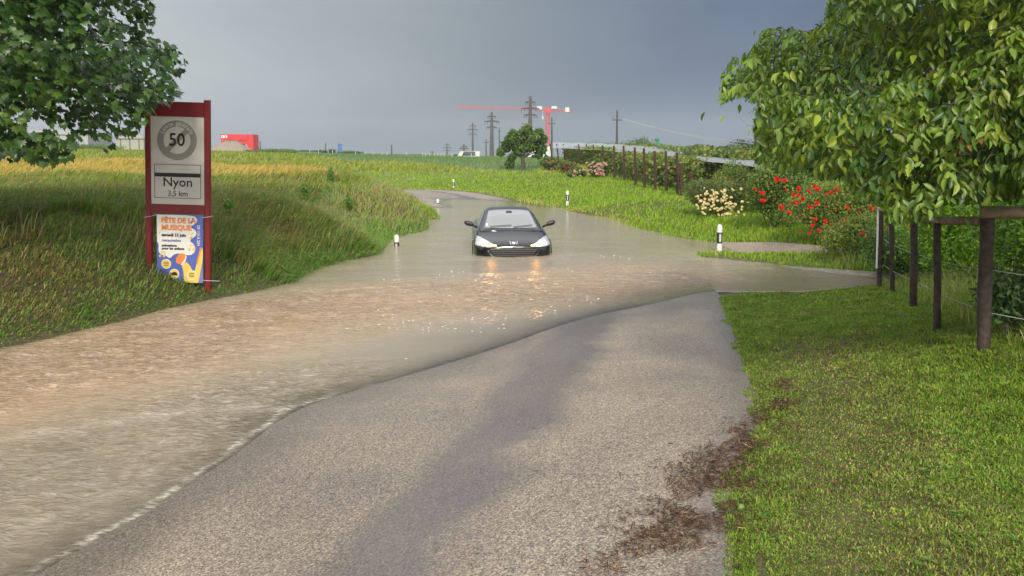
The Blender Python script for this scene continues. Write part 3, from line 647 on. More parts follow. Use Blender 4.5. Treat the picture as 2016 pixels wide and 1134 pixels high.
def lofted(name, st, mat, parent, lv=2):
    mb = MB(); rings = [[(x_, yy(x_, z_) if callable(yy) else yy, z_) for x_, z_ in ring(pr)] for yy, pr in st]; n = len(rings[0])
    for r_ in rings: mb.v += r_
    for i in range(len(rings)-1):
        for k in range(n):
            mb.f.append((i*n+k, i*n+(k+1) % n, (i+1)*n+(k+1) % n, (i+1)*n+k)); mb.m.append(0)
    mb.f.append(tuple(range(n))[::-1]); mb.m.append(0); mb.f.append(tuple((len(rings)-1)*n+k for k in range(n))); mb.m.append(0)
    ob = mb.build(name, mat, parent, smooth=True); md = ob.modifiers.new('s', 'SUBSURF'); md.levels = md.render_levels = lv
    dg = bpy.context.evaluated_depsgraph_get(); dg.update(); me = bpy.data.meshes.new_from_object(ob.evaluated_get(dg))
    ob.modifiers.clear(); old = ob.data; ob.data = me; bpy.data.meshes.remove(old)
    bm = bmesh.new(); bm.from_mesh(me); bmesh.ops.recalc_face_normals(bm, faces=bm.faces); bm.to_mesh(me)
    for p in me.polygons: p.use_smooth = True
    bm.normal_update(); bvh = BVHTree.FromBMesh(bm); bm.free(); return ob, bvh
def resample(P, n):
    P = [np.array(p, float) for p in P]; d = [0]
    for a_, b_ in zip(P[:-1], P[1:]): d.append(d[-1]+np.linalg.norm(b_-a_))
    return [tuple(np.array([np.interp(s*d[-1], d, [p[j] for p in P]) for j in range(len(P[0]))])) for s in np.linspace(0, 1, n)]
def patch(name, bot, top, bvh, mat, parent, view='front', ns=14, ntt=6, off=.006, thick=0.0):
    B_, T_ = resample(bot, ns), resample(top, ns); mb = MB(); v = []
    for j in range(ntt):
        for i in range(ns):
            f_ = j/(ntt-1); a_ = B_[i][0]*(1-f_)+T_[i][0]*f_; c_ = B_[i][1]*(1-f_)+T_[i][1]*f_
            if view == 'front': o_, d_ = Vector((a_, -3, c_)), Vector((0, 1, 0))
            elif view == 'back': o_, d_ = Vector((a_, 9, c_)), Vector((0, -1, 0))
            elif view == 'right': o_, d_ = Vector((3, a_, c_)), Vector((-1, 0, 0))
            elif view == 'left': o_, d_ = Vector((-3, a_, c_)), Vector((1, 0, 0))
            h = bvh.ray_cast(o_, d_)
            nrm_ = None if h[0] is None else (h[1] if h[1].dot(d_) < 0 else -h[1])
            v.append(tuple(h[0]+nrm_*off) if h[0] else (tuple(v[-1]) if v else tuple(o_+d_*3)))
    f = [(j*ns+i, j*ns+i+1, (j+1)*ns+i+1, (j+1)*ns+i) for j in range(ntt-1) for i in range(ns-1)]
    mb.add(v, f); return mb.build(name, mat, parent, smooth=True)

def glass_mat(name, c, gloss, rough=.03):
    m, t, b, o = material(name); b.inputs['Base Color'].default_value = (*c, 1); b.inputs['Roughness'].default_value = rough; b.inputs['Coat Weight'].default_value = 1.0
    b.inputs['Coat IOR'].default_value = gloss; b.inputs['Coat Roughness'].default_value = .02; return m
M['paint'] = plain('black_paint', (.008, .008, .009), .22, var=.05, coat=.35)
M['carglass'] = glass_mat('windscreen_glass', (.12, .125, .13), 2.3)
M['sideglass'] = glass_mat('side_glass', (.02, .022, .025), 1.7)
M['grille'] = plain('grille_black', (.008, .008, .009), .5)
M['slat'] = plain('grille_slat', (.12, .12, .125), .35, metal=.4)
M['chrome'] = plain('chrome', (.75, .76, .78), .12, metal=1.0, var=.03)
M['tyre'] = plain('tyre_rubber', (.015, .015, .016), .8)
M['headlight'] = plain('headlight_lens', (.42, .43, .44), .12, var=.5, scale=14, coat=1.0, emit=(1, .97, .9, 1), es=.10)
M['lamp_on'] = plain('lit_lamp', (.9, .88, .8), .2, emit=(1, .93, .8, 1), es=6.0)
M['indicator'] = plain('lit_indicator', (.9, .35, .05), .2, emit=(1, .42, .06, 1), es=24.0)
M['interior'] = plain('dark_interior', (.03, .03, .03), .7)
M['red_lens'] = plain('red_lens', (.3, .01, .01), .2)
M['plate'] = plain('number_plate', (.7, .7, .7), .4)

WATERLINE = .47
car = empty('car', (0.04, 17.55, -WATERLINE), R(3.5), 'black coupe with lit headlights stranded up to its bumper in flood water', 'car')
def sec(w_, zb, zm, zs, ze, zt): return [(0, zb), (w_*.6, zb), (w_*.95, zb+.06), (w_, zm), (w_*.985, zs), (w_*.86, ze), (w_*.45, zt-.012), (0, zt)]
st = [(-.02, sec(.50, .26, .44, .58, .655, .70)), (.04, sec(.66, .22, .45, .61, .69, .735)), (.16, sec(.83, .19, .48, .65, .735, .785)), (.38, sec(.895, .18, .50, .71, .80, .85)),
      (.8, sec(.91, .18, .54, .79, .88, .925)), (1.25, sec(.905, .18, .57, .86, .94, .975)), (1.6, sec(.91, .18, .58, .89, .955, .98)), (2.4, sec(.915, .18, .6, .90, .96, .98)),
      (3.2, sec(.915, .18, .62, .92, .98, 1.0)), (3.9, sec(.90, .20, .64, .94, 1.0, 1.03)), (4.35, sec(.85, .24, .64, .92, .99, 1.02)), (4.62, sec(.76, .3, .6, .85, .93, .96)), (4.7, sec(.6, .36, .58, .78, .85, .88))]
body, bb = lofted('body', st, M['paint'], car)
def cab(wb, zb, we, ze, zc): return [(0, zb-.1), (wb*.6, zb-.1), (wb, zb), (wb*.5+we*.5+.012, zb*.5+ze*.5), (we, ze), (we*.82, (ze+zc)/2+.02), (we*.4, zc), (0, zc+.005)]
st = [(1.0, cab(.73, .90, .69, .93, .95)), (1.12, cab(.76, .91, .68, .95, .985)), (1.55, cab(.81, .93, .645, 1.12, 1.16)), (2.0, cab(.83, .94, .585, 1.29, 1.33)), (2.35, cab(.835, .95, .565, 1.345, 1.385)),
      (2.8, cab(.835, .95, .56, 1.35, 1.395)), (3.3, cab(.82, .96, .56, 1.28, 1.335)), (3.8, cab(.78, .98, .57, 1.13, 1.17)), (4.15, cab(.72, .99, .60, 1.01, 1.04))]
roof, rb = lofted('roof', st, M['paint'], car)
patch('windscreen', [(-.625, .995), (0, .985), (.625, .995)], [(-.50, 1.325), (-.3, 1.345), (0, 1.352), (.3, 1.345), (.50, 1.325)], rb, M['carglass'], car, ns=22, ntt=14, off=.007)
patch('rear_window', [(-.55, 1.06), (.55, 1.06)], [(-.46, 1.30), (0, 1.33), (.46, 1.30)], rb, M['sideglass'], car, 'back', ns=16, ntt=8)
for sd_ in ('left', 'right'):
    patch('side_window', [(1.5, 1.0), (3.7, 1.03)], [(2.15, 1.27), (2.6, 1.30), (3.2, 1.25), (3.55, 1.10)], rb, M['sideglass'], car, sd_, ns=22, ntt=8)
wsn = patch('sticker', [(-.595, 1.02), (-.545, 1.02)], [(-.585, 1.075), (-.535, 1.075)], rb, M['white'], car, ns=3, ntt=3, off=.012)
for a_, b_ in (((-.50, 1.005), (.02, 1.03)), ((.06, .995), (.52, 1.03))):
    patch('wiper', [a_, b_], [(a_[0], a_[1]+.012), (b_[0], b_[1]+.012)], rb, M['blackpl'], car, ns=10, ntt=2, off=.022)
patch('interior_mirror', [(-.075, 1.285), (.075, 1.285)], [(-.065, 1.325), (.065, 1.325)], rb, M['interior'], car, ns=5, ntt=3, off=.010)
# front: grille, lamps, trim
gr_ = patch('grille', [(-.40, .40), (0, .385), (.40, .40)], [(-.535, .625), (-.3, .645), (0, .65), (.3, .645), (.535, .625)], bb, M['grille'], car, ns=24, ntt=8, off=.006)
for i, zz_ in enumerate((.44, .485, .53, .575, .615)):
    wv = .42+.1*(zz_-.44)/.17
    patch('slat', [(-wv, zz_), (wv, zz_)], [(-wv, zz_+.013), (wv, zz_+.013)], bb, M['slat'], gr_, ns=18, ntt=2, off=.018)
for sg in (-1, 1):
    lo = [(sg*.86, .695), (sg*.70, .672), (sg*.55, .672), (sg*.375, .690)]; up = [(sg*.82, .845), (sg*.74, .838), (sg*.60, .790), (sg*.48, .735), (sg*.375, .700)]
    hl = patch('headlight', lo, up, bb, M['headlight'], car, ns=16, ntt=8, off=.008)
    h_ = bb.ray_cast(Vector((sg*.70, -3, .745)), Vector((0, 1, 0)))[0]
    mbl = MB(); k = 14; mbl.add([(h_.x+.042*math.cos(2*math.pi*i/k), h_.y-.018, h_.z+.042*math.sin(2*math.pi*i/k)) for i in range(k)]+[(h_.x, h_.y-.03, h_.z)], [(i, (i+1) % k, k) for i in range(k)])
    mbl.build('projector', M['lamp_on'], hl, smooth=True)
    patch('indicator', [(sg*.60, .674), (sg*.39, .690)], [(sg*.56, .715), (sg*.39, .702)], bb, M['indicator'], hl, ns=8, ntt=3, off=.02)
    cs = [(sg*.375, .425), (sg*.45, .455), (sg*.53, .52), (sg*.575, .60)]
    patch('trim_strip', cs, [(a_+sg*.004, b_+.016) for a_, b_ in cs], bb, M['chrome'], car, ns=14, ntt=2, off=.024)
    # mirrors
    mr = MB(); mr.tube([(sg*.80, 1.55, .985), (sg*.90, 1.50, 1.03)], [.028, .022], 8)
    n_, c0 = 10, Vector((sg*1.0, 1.50, 1.075)); 
    prof = [(-.5, .5), (-.42, .9), (-.15, .95), (.15, 1.0), (.4, .78), (.5, .4)]
    for pu, pr in prof:
        for q_ in range(n_):
            an = 2*math.pi*q_/n_; mr.v.append((c0.x+sg*pu*.21, c0.y+math.cos(an)*.052*pr, c0.z+math.sin(an)*.062*pr+pu*.05))
    b0 = len(mr.v)-n_*len(prof)
    for a_ in range(len(prof)-1):
        for q_ in range(n_): mr.f.append((b0+a_*n_+q_, b0+a_*n_+(q_+1) % n_, b0+(a_+1)*n_+(q_+1) % n_, b0+(a_+1)*n_+q_)); mr.m.append(0)
    mr.f += [tuple(b0+q_ for q_ in range(n_)), tuple(b0+(len(prof)-1)*n_+q_ for q_ in range(n_))]; mr.m += [0, 0]
    mr.build('mirror', M['blackpl'], car, smooth=True)
    # wheels
    for yw in (.92, 3.62):
        wm = MB(); nseg = 28; rr = [(.0, .20), (.0, .335), (.03, .35), (.19, .35), (.22, .335), (.22, .2)]
        for dx, r_ in rr:
            for q_ in range(nseg): wm.v.append((sg*(.885-dx), yw+r_*math.cos(2*math.pi*q_/nseg), .34+r_*math.sin(2*math.pi*q_/nseg)))
        for a_ in range(5):
            for q_ in range(nseg): wm.f.append((a_*nseg+q_, a_*nseg+(q_+1) % nseg, (a_+1)*nseg+(q_+1) % nseg, (a_+1)*nseg+q_)); wm.m.append(0)
        wh = wm.build('wheel', M['tyre'], car, smooth=True)
        rm = MB(); 
        for q_ in range(5):
            an = 2*math.pi*q_/5; rm.tube([(sg*.875, yw, .34), (sg*.875, yw+.19*math.cos(an), .34+.19*math.sin(an))], [.035, .022], 6)
        rm.tube([(sg*.82, yw, .34), (sg*.895, yw, .34)], .05, 12)
        rm.tube([(sg*.86, yw+.2*math.cos(a2), .34+.2*math.sin(a2)) for a2 in np.linspace(0, 2*math.pi, 25)], .014, 6, cap=False)
        rm.build('rim', M['chrome'], wh, smooth=True)
    patch('tail_light', [(sg*.45, .80), (sg*.72, .80)], [(sg*.45, .88), (sg*.72, .90)], bb, M['red_lens'], car, 'back', ns=6, ntt=4)
    # wheel-arch lip and door shut line
    ar = MB(); ar.tube([(sg*.915, .92+.40*math.cos(a2), .34+.40*math.sin(a2)) for a2 in np.linspace(0, math.pi, 17)], .012, 6); ar.build('arch_lip', M['paint'], car, smooth=True)
# badge: chrome shield with a rampant beast
h_ = bb.ray_cast(Vector((0, -3, .745)), Vector((0, 1, 0)))[0]; yb = h_.y-.012
sh = [(-.085, .795), (.085, .795), (.072, .735), (.045, .705), (-.045, .705), (-.072, .735)]
mbb = MB(); mbb.add([(a_, yb-.004+(b_-.745)*.55, b_) for a_, b_ in sh]+[(a_, yb+.02+(b_-.745)*.55, b_) for a_, b_ in sh], [tuple(range(6))]+[(i, (i+1) % 6, 6+(i+1) % 6, 6+i) for i in range(6)])
bdg = mbb.build('badge', M['blackpl'], car)
mbb = MB()
def strip(mb_, P, w_, y_of):
    for (x1, z1), (x2, z2) in zip(P[:-1], P[1:]):
        dx, dz = x2-x1, z2-z1; l_ = math.hypot(dx, dz); nx_, nz_ = -dz/l_*w_/2, dx/l_*w_/2
        mb_.add([(x1+nx_, y_of(z1+nz_), z1+nz_), (x1-nx_, y_of(z1-nz_), z1-nz_), (x2-nx_, y_of(z2-nz_), z2-nz_), (x2+nx_, y_of(z2+nz_), z2+nz_)], [(0, 1, 2, 3)])
yo = lambda z_: yb-.010+(z_-.745)*.55
strip(mbb, [(-.085, .797), (-.070, .735), (-.043, .703), (.043, .703), (.070, .735), (.085, .797)], .013, yo)
lion = [(-.030, .722), (-.018, .745), (-.034, .762), (-.046, .755), (-.044, .772), (-.020, .785), (.005, .790), (.020, .780), (.016, .768), (.034, .772), (.044, .784), (.050, .766), (.034, .752), (.030, .738), (.042, .722), (.024, .720), (.012, .738), (-.002, .735), (-.010, .720)]
mbb.add([(a_, yo(b_), b_) for a_, b_ in lion], [tuple(range(len(lion)))])
mbb.build('emblem', M['chrome'], bdg)
car.scale = (.965, .965, 1.0)
# ============================================================ town sign
SD = 12.55; SS = SD/FPX
sgx = atD(410, 585, SD)[0]
sign = empty('town_sign', (sgx, SD, -.05), R(2), 'tall red end of town sign with a speed limit 50 disc at the flood edge', 'road sign')
sign.rotation_euler[1] = R(1.6); sign.rotation_euler[2] = 0
def zs(zy): return float(atD(410, 180+zy/2.577, SD)[2])+.05
def xs(zx): return (zx-390)/2.577*SS
def prism(mb_, P, y0, y1, mi=0):
    n = len(P); mb_.add([(a_, y0, b_) for a_, b_ in P]+[(a_, y1, b_) for a_, b_ in P], [tuple(range(n)), tuple(range(2*n-1, n-1, -1))]+[(i, n+i, n+(i+1) % n, (i+1) % n) for i in range(n)], mi)
def disc(mb_, cx, cz, r0, r1, y, n=40, a0=0, a1=2*math.pi, mi=0):
    v = []; full = abs(a1-a0-2*math.pi) < 1e-6
    for i in range(n+(0 if full else 1)):
        a_ = a0+(a1-a0)*i/n; v += [(cx+r0*math.cos(a_), y, cz+r0*math.sin(a_)), (cx+r1*math.cos(a_), y, cz+r1*math.sin(a_))]
    m_ = n+(0 if full else 1); mb_.add(v, [(2*i, 2*i+1, 2*((i+1) % m_)+1, 2*((i+1) % m_)) for i in range(n)], mi)
for x0, x1, ztop in ((78, 106, 57), (376, 404, 45)):
    P = MB(); xc = (xs(x0)+xs(x1))/2; hw = (xs(x1)-xs(x0))/2; zt = zs(ztop)
    cs = hw*.25; sec_ = [(-hw+cs, -hw), (hw-cs, -hw), (hw, -hw+cs), (hw, hw-cs), (hw-cs, hw), (-hw+cs, hw), (-hw, hw-cs), (-hw, -hw+cs)]
    P.add([(xc+a_, b_, -.35) for a_, b_ in sec_]+[(xc+a_, b_, zt) for a_, b_ in sec_], [tuple(range(7, -1, -1)), tuple(range(8, 16))]+[(i, (i+1) % 8, 8+(i+1) % 8, 8+i) for i in range(8)])
    po = P.build('post', M['signred'], sign)
    C = MB(); C.box(xc-hw-.003, xc+hw+.003, -hw-.003, hw+.003, zt, zt+.022); C.build('cap', M['white'], po)
P = MB(); P.box(xs(106.5), xs(375.5), -.035, .035, zs(131), zs(57)); P.build('header_panel', M['signred'], sign)
P = MB(); P.box(xs(106.5), xs(375.5), -.035, .035, zs(623), zs(577)); P.build('lower_panel', M['signred'], sign)
P = MB(); P.box(xs(106.5), xs(375.5), -.022, .022, zs(576.5), zs(131.5)); wp = P.build('sign_panel', M['signwhite'], sign)
yf = -.0245
G = MB(); cx, cz = xs(239), zs(252); r_ = 100/2.577*SS; disc(G, cx, cz, r_*.68, r_, yf)
ang = R(45); uu_ = Vector((math.cos(ang), 0, math.sin(ang))); vv_ = Vector((-math.sin(ang), 0, math.cos(ang))); c0 = Vector((cx, yf-.001, cz))
hwid = r_*.13
G.add([tuple(c0+uu_*s_*r_*.70+vv_*q_*hwid) for s_, q_ in ((-1, -1), (1, -1), (1, 1), (-1, 1))], [(0, 1, 2, 3)])
G.build('end_of_limit_disc', M['signgrey'], wp)
T = MB()
def put(mb_, txt, zx, zy, hpx, y=yf-.002, rot=0.0, align='CENTER', bold=0.0, sx=1.0, mi=0):
    v, f = text_mesh(txt, hpx/2.577*SS*1.42, align, bold, sx); ca_, sa_ = math.cos(rot), math.sin(rot)
    mb_.add([(xs(zx)+a_*ca_-b_*sa_, y, zs(zy)+a_*sa_+b_*ca_) for a_, b_ in v], f, mi)
put(T, '50', 239, 252, 64, y=yf-.004, bold=.004, sx=.92)
put(T, 'Nyon', 241, 466, 45, bold=.0025, sx=1.05); put(T, '3,5 km', 241, 523, 28, bold=.001, sx=.95)
def frame_line(mb_, x0, y0, x1, y1, w_, yy):
    for a_, b_, c_, d_ in ((x0, y0, x1, y0+w_), (x0, y1-w_, x1, y1), (x0, y0+w_, x0+w_, y1-w_), (x1-w_, y0+w_, x1, y1-w_)):
        mb_.add([(xs(a_), yy, zs(d_)), (xs(c_), yy, zs(d_)), (xs(c_), yy, zs(b_)), (xs(a_), yy, zs(b_))], [(0, 1, 2, 3)])
frame_line(T, 123, 374, 358, 546, 2.6, yf)
T.add([(xs(125.8), yf, zs(438)), (xs(355.2), yf, zs(438)), (xs(355.2), yf, zs(418)), (xs(125.8), yf, zs(418))], [(0, 1, 2, 3)])
T.build('lettering', M['black'], wp)
T = MB(); s_ = 'Limite générale'
for i, ch in enumerate(s_):
    if ch == ' ': continue
    a_ = R(90+62-124*i/(len(s_)-1)); rr_ = r_*.84
    v, f = text_mesh(ch, r_*.30, 'CENTER', .001); ro = a_-math.pi/2
    T.add([(cx+rr_*math.cos(a_)+p_*math.cos(ro)-q_*math.sin(ro), yf-.002, cz+rr_*math.sin(a_)+p_*math.sin(ro)+q_*math.cos(ro)) for p_, q_ in v], f)
T.build('curved_lettering', M['signwhite'], wp)
# poster tied between the posts
poster = empty('poster', (sgx, SD-.01, -.05), R(2), 'blue and white music festival poster with a yellow saxophone tied between the red posts', 'poster'); poster.rotation_euler[1] = R(1.6); poster.rotation_euler[2] = 0
PB = MB(); PB.box(xs(139), xs(373), -.06, -.056, zs(970), zs(627)); sheet_ = PB.build('sheet', M['poster_blue'], poster)
y0_ = -.0615
def shp(name, P, mat, yy=y0_, smooth_=3):
    P = [np.array(p, float) for p in P]
    for _ in range(smooth_-1):
        P = [q for i in range(len(P)) for q in (P[i]*.75+P[(i+1) % len(P)]*.25, P[i]*.25+P[(i+1) % len(P)]*.75)]
    q = MB(); q.add([(xs(a_), yy, zs(b_)) for a_, b_ in P], [tuple(range(len(P)))]); return q.build(name, mat, sheet_)
shp('white_cloud', [(140, 629), (140, 629), (318, 629), (342, 640), (345, 664), (318, 680), (312, 692), (336, 702), (342, 728), (322, 742), (304, 758), (325, 772), (337, 795), (325, 822), (300, 833), (262, 822), (225, 826), (205, 852), (180, 832), (158, 832), (146, 812), (150, 780), (140, 765), (140, 765)], M['poster_white'])
SX = [(262, 878), (285, 862), (305, 880), (318, 905), (322, 940), (338, 880), (355, 830), (370, 790), (372, 792), (372, 850), (362, 900), (350, 968), (340, 969), (285, 969), (276, 960), (272, 905)]
shp('saxophone', SX, M['yellow'], y0_-.001, 2)
shp('saxophone_stripe', [(372, 850), (372, 968), (348, 968), (362, 900)], M['violet'], y0_-.0013, 1)
shp('saxophone_keys', [(338, 870), (346, 872), (366, 790), (360, 788)], M['orange'], y0_-.002, 1)
shp('saxophone_bell', [(234, 858), (243, 832), (268, 820), (284, 828), (282, 850), (262, 874), (240, 876)], M['orange'], y0_-.002, 2)
shp('saxophone_rim', [(284, 828), (290, 836), (286, 858), (266, 882), (258, 878), (262, 874), (282, 850)], M['poster_white'], y0_-.0025, 1)
D1, D2, D3 = MB(), MB(), MB(); pxr = SS/2.577
for cx_, cy_ in ((186, 877), (227, 926), (315, 930)):
    D1, D2 = MB(), MB(); disc(D1, xs(cx_), zs(cy_), .001, 25*pxr, y0_-.003, 24); disc(D2, xs(cx_), zs(cy_), .001, 21.5*pxr, y0_-.004, 24)
    D1.build('circle_border', M['poster_white'], sheet_); D2.build('circle', M['yellow'], sheet_)
O_, V_, K_ = MB(), MB(), MB(); yt = y0_-.005
put(O_, 'FÊTE DE LA', 163, 658, 25, yt, align='LEFT', bold=.005, sx=.98); put(O_, 'MUSIQUE', 163, 694, 25, yt, align='LEFT', bold=.005, sx=1.02)
put(K_, 'samedi 15 juin', 164, 731, 15, yt, align='LEFT', bold=.0028, sx=1.0); put(K_, 'animations', 164, 784, 12, yt, align='LEFT', bold=.0024, sx=1.04)
put(K_, 'pour les enfants', 164, 799, 12, yt, align='LEFT', bold=.0024, sx=1.04); put(V_, 'restauration', 164, 758, 12.5, yt, align='LEFT', bold=.0024, sx=1.12)
for cx_, cy_ in ((186, 877), (315, 930)):
    for k_ in range(3): K_.add([(xs(cx_-13), yt, zs(cy_-7+k_*8)), (xs(cx_+13), yt, zs(cy_-7+k_*8)), (xs(cx_+13), yt, zs(cy_-10+k_*8)), (xs(cx_-13), yt, zs(cy_-10+k_*8))], [(0, 1, 2, 3)])
K_.add([(xs(a_), yt, zs(b_)) for a_, b_ in ((211, 934), (214, 922), (222, 917), (233, 916), (241, 922), (244, 934))], [tuple(range(6))])
W_2 = MB(); put(W_2, 'DE 11H À 22H', 350, 730, 14, yt, rot=R(-90), bold=.0012, sx=.85); W_2.build('time_lettering', M['poster_white'], sheet_)
O_.build('title_lettering', M['orange'], sheet_); V_.build('violet_lettering', M['violet'], sheet_); K_.build('black_lettering', M['black'], sheet_)
NT = MB()
def note(mb_, zx, zy, s1, dbl):
    yy = y0_-.006
    def q4(x0, y0, x1, y1): mb_.add([(xs(x0), yy, zs(y1)), (xs(x1), yy, zs(y1)), (xs(x1), yy, zs(y0)), (xs(x0), yy, zs(y0))], [(0, 1, 2, 3)])
    for k_ in range(2 if dbl else 1):
        disc(mb_, xs(zx+k_*s1*.9), zs(zy), .001, s1*.28*pxr, yy, 10); q4(zx+k_*s1*.9+s1*.16, zy-s1*1.1, zx+k_*s1*.9+s1*.28, zy)
    if dbl: q4(zx+s1*.28, zy-s1*1.1, zx+s1*1.06, zy-s1*.85)
    else: q4(zx+s1*.28, zy-s1*1.1, zx+s1*.6, zy-s1*.8)
for n_a in ((302, 802, 24, True), (156, 838, 22, True), (152, 722, 15, False), (312, 742, 24, False)): NT = MB(); note(NT, *n_a); NT.build('music_note', M['yellow'], sheet_)
NT = MB(); note(NT, 316, 662, 18, False); NT.build('music_note', M['poster_blue'], sheet_)
for pts_ in ([(74, 646, -.055), (106, 640, -.06), (140, 630, -.062)], [(366, 640, -.066), (405, 634, -.052), (410, 632, .05)], [(74, 950, -.055), (106, 952, -.06), (145, 962, -.064)], [(366, 955, -.066), (405, 957, -.055), (455, 957, -.05)]):
    C = MB(); C.tube([(xs(a_), y_, zs(b_)) for a_, b_, y_ in pts_], .0035, 6); C.build('cord', M['cord'], poster)

# ============================================================ delineator posts
def delineator(name, px, py, z, hvis, label, sink, rz=0.0, mirrored=False):
    p = at(px, py, z) if z is not None else ground(px, py)
    e_ = empty('delineator_post', (p[0], p[1], p[2]-sink), rz, label, 'roadside post', 'black and white roadside posts')
    H = hvis+sink; w_, d_ = .058, .05
    def pr(z0, z1, infl, name_, mat, taper=1.0, cap_=False):
        q = MB(); n = 12; v = []
        for zz_, k_ in ((z0, 1), (z1, 1)) if not cap_ else ((z0, 1), (z1-.05, 1), (z1-.018, .82), (z1, .45)):
            for i in range(n):
                a_ = 2*math.pi*i/n; v.append(((w_+infl)*math.cos(a_)*k_, (d_+infl)*math.sin(a_)*k_, zz_))
        rows = len(v)//n
        f = [(r_*n+i, r_*n+(i+1) % n, (r_+1)*n+(i+1) % n, (r_+1)*n+i) for r_ in range(rows-1) for i in range(n)]+[tuple(range(n))[::-1], tuple((rows-1)*n+i for i in range(n))]
        q.add(v, f); return q.build(name_, mat, e_, smooth=True)
    b0 = H-.18; b1 = b0-.25 if hvis > .5 else b0-.22
    pr(0, b1, 0, 'shaft', M['white']); pr(b0, H, 0, 'top', M['white'], cap_=True); bd = pr(b1, b0, .002, 'band', M['blackpl'])
    q = MB(); q.box(-.022, .022, -(d_+.008), -(d_-.01), b1+.035, b0-.03); q.build('reflector', M['reflector'], bd); return e_
delineator('d', 1416, 497, -.02, .64, 'roadside post by the grass strip at the mouth of the side lane', .1)
delineator('d', 1117, 404, None, .62, 'roadside post on the grass bank behind the car', .02)
delineator('d', 893, 372, .1, .60, 'small distant roadside post where the road bends away', .02)
delineator('d', 781, 484, 0, .27, 'roadside post half sunk in the flood left of the car', .5)
delineator('d', 862, 403, 0, .26, 'distant sunken roadside post near the left bend', .5)

# ============================================================ paddock fence on the right
M['wire'] = plain('pale_wire', (.35, .36, .34), .6)
fence = empty('wooden_fence', tuple(ground(1845, 650)), 0, 'dark wooden post and rail fence with pale wires along the right verge', 'fence')
fo = np.array(fence.location)
posts = [(1935, 695, 430, .048, 1945), (1845, 650, 440, .033, 1845), (1798, 606, 436, .042, 1800), (1757, 581, 440, .034, 1755), (1731, 567, 412, .040, 1735)]
tops = []; bases = []
for px_, pyb, pyt, r_, pxt in posts:
    g_ = ground(px_, pyb); tp = atD(pxt, pyt, g_[1]); k_ = 7
    pts_ = [g_+(tp-g_)*f_+np.array((random.uniform(-.004, .004), random.uniform(-.004, .004), 0)) for f_ in np.linspace(-.12, 1, k_)]
    q = MB(); q.tube(pts_-fo, [r_*random.uniform(.94, 1.05) for _ in range(k_)], 12); o_ = q.build('post', M['wood'], fence, smooth=True); tops.append(tp); bases.append(g_)
    if px_ == 1731:
        q = MB(); a_ = pts_[2]-fo; b_ = pts_[-1]-fo; q.tube([a_+np.array((-.055, -.02, .0)), b_+np.array((-.055, -.02, 0))], .016, 5); q.build('white_strip', M['white'], fence)
def rail(a_, b_, r_, mat=None):
    q = MB(); k_ = 9; pts_ = [np.array(a_)+(np.array(b_)-np.array(a_))*f_+np.array((0, 0, math.sin(f_*9)*.004)) for f_ in np.linspace(0, 1, k_)]
    q.tube(pts_-fo, [r_*random.uniform(.95, 1.05) for _ in range(k_)], 12); return q.build('rail', mat or M['rail'], fence, smooth=True)
rail(tops[4]+(0, .1, .0), tops[2]+(.0, 0, .02), .030); rail(tops[2]+(-.02, .1, .02), tops[0]+(-.01, .04, -.03), .038)
rail(tops[0]+np.array((-.06, .0, .045)), np.array((4.9, 5.55, tops[0][2]+.06)), .048)
for ra, rb_ in ((.62, .62), (.30, .30)):
    P_l = [b_+(t_-b_)*ra+np.array((.05, 0, 0)) for t_, b_ in zip(tops, bases)][::-1]
    # pale electric wire threaded through the insulators, sagging to the right
    sel = [P_l[0], P_l[2], P_l[4], np.array((5.2, 5.0, P_l[4][2]-.12))]
    pts_ = []
    for a_, b_ in zip(sel[:-1], sel[1:]):
        for f_ in np.linspace(0, 1, 8)[:-1]: pts_.append(a_*(1-f_)+b_*f_-np.array((0, 0, .05*4*f_*(1-f_)*.5)))
    pts_.append(sel[-1]); q = MB(); q.tube(np.array(pts_)-fo, .003, 5); q.build('wire', M['wire'], fence)
    for s_i in (2, 4):
        c_ = P_l[s_i]-fo; q = MB(); q.tube([c_-np.array((.05, 0, 0)), c_], .008, 6); q.tube([c_+np.array((.018*math.cos(a2), 0, .018*math.sin(a2))) for a2 in np.linspace(0, 2*math.pi, 13)], .006, 6, cap=False)
        q.build('insulator', M['insul'], fence, smooth=True)
# pale forked dead branch
b0_ = ground(1768, 545); q = MB(); dpt = b0_[1]+.3
q.tube([atD(1762, 500, dpt), atD(1770, 462, dpt), atD(1776, 420, dpt), atD(1783, 395, dpt)], [.012, .011, .009, .006], 6); q.tube([atD(1770, 462, dpt), atD(1785, 470, dpt), atD(1796, 485, dpt-.1)], [.009, .008, .006], 6)
q.tube([atD(1762, 500, dpt), atD(1761, 530, dpt), b0_-np.array((0, -.3, .1))], [.012, .013, .014], 6)
br_ = q.build('dead_branch', M['cord'], smooth=True); M['cord2'] = plain('bleached_wood', (.42, .38, .32), .8); br_.data.materials[0] = M['cord2']
tag(br_, 'pale bare forked branch standing behind the fence posts', 'branch')

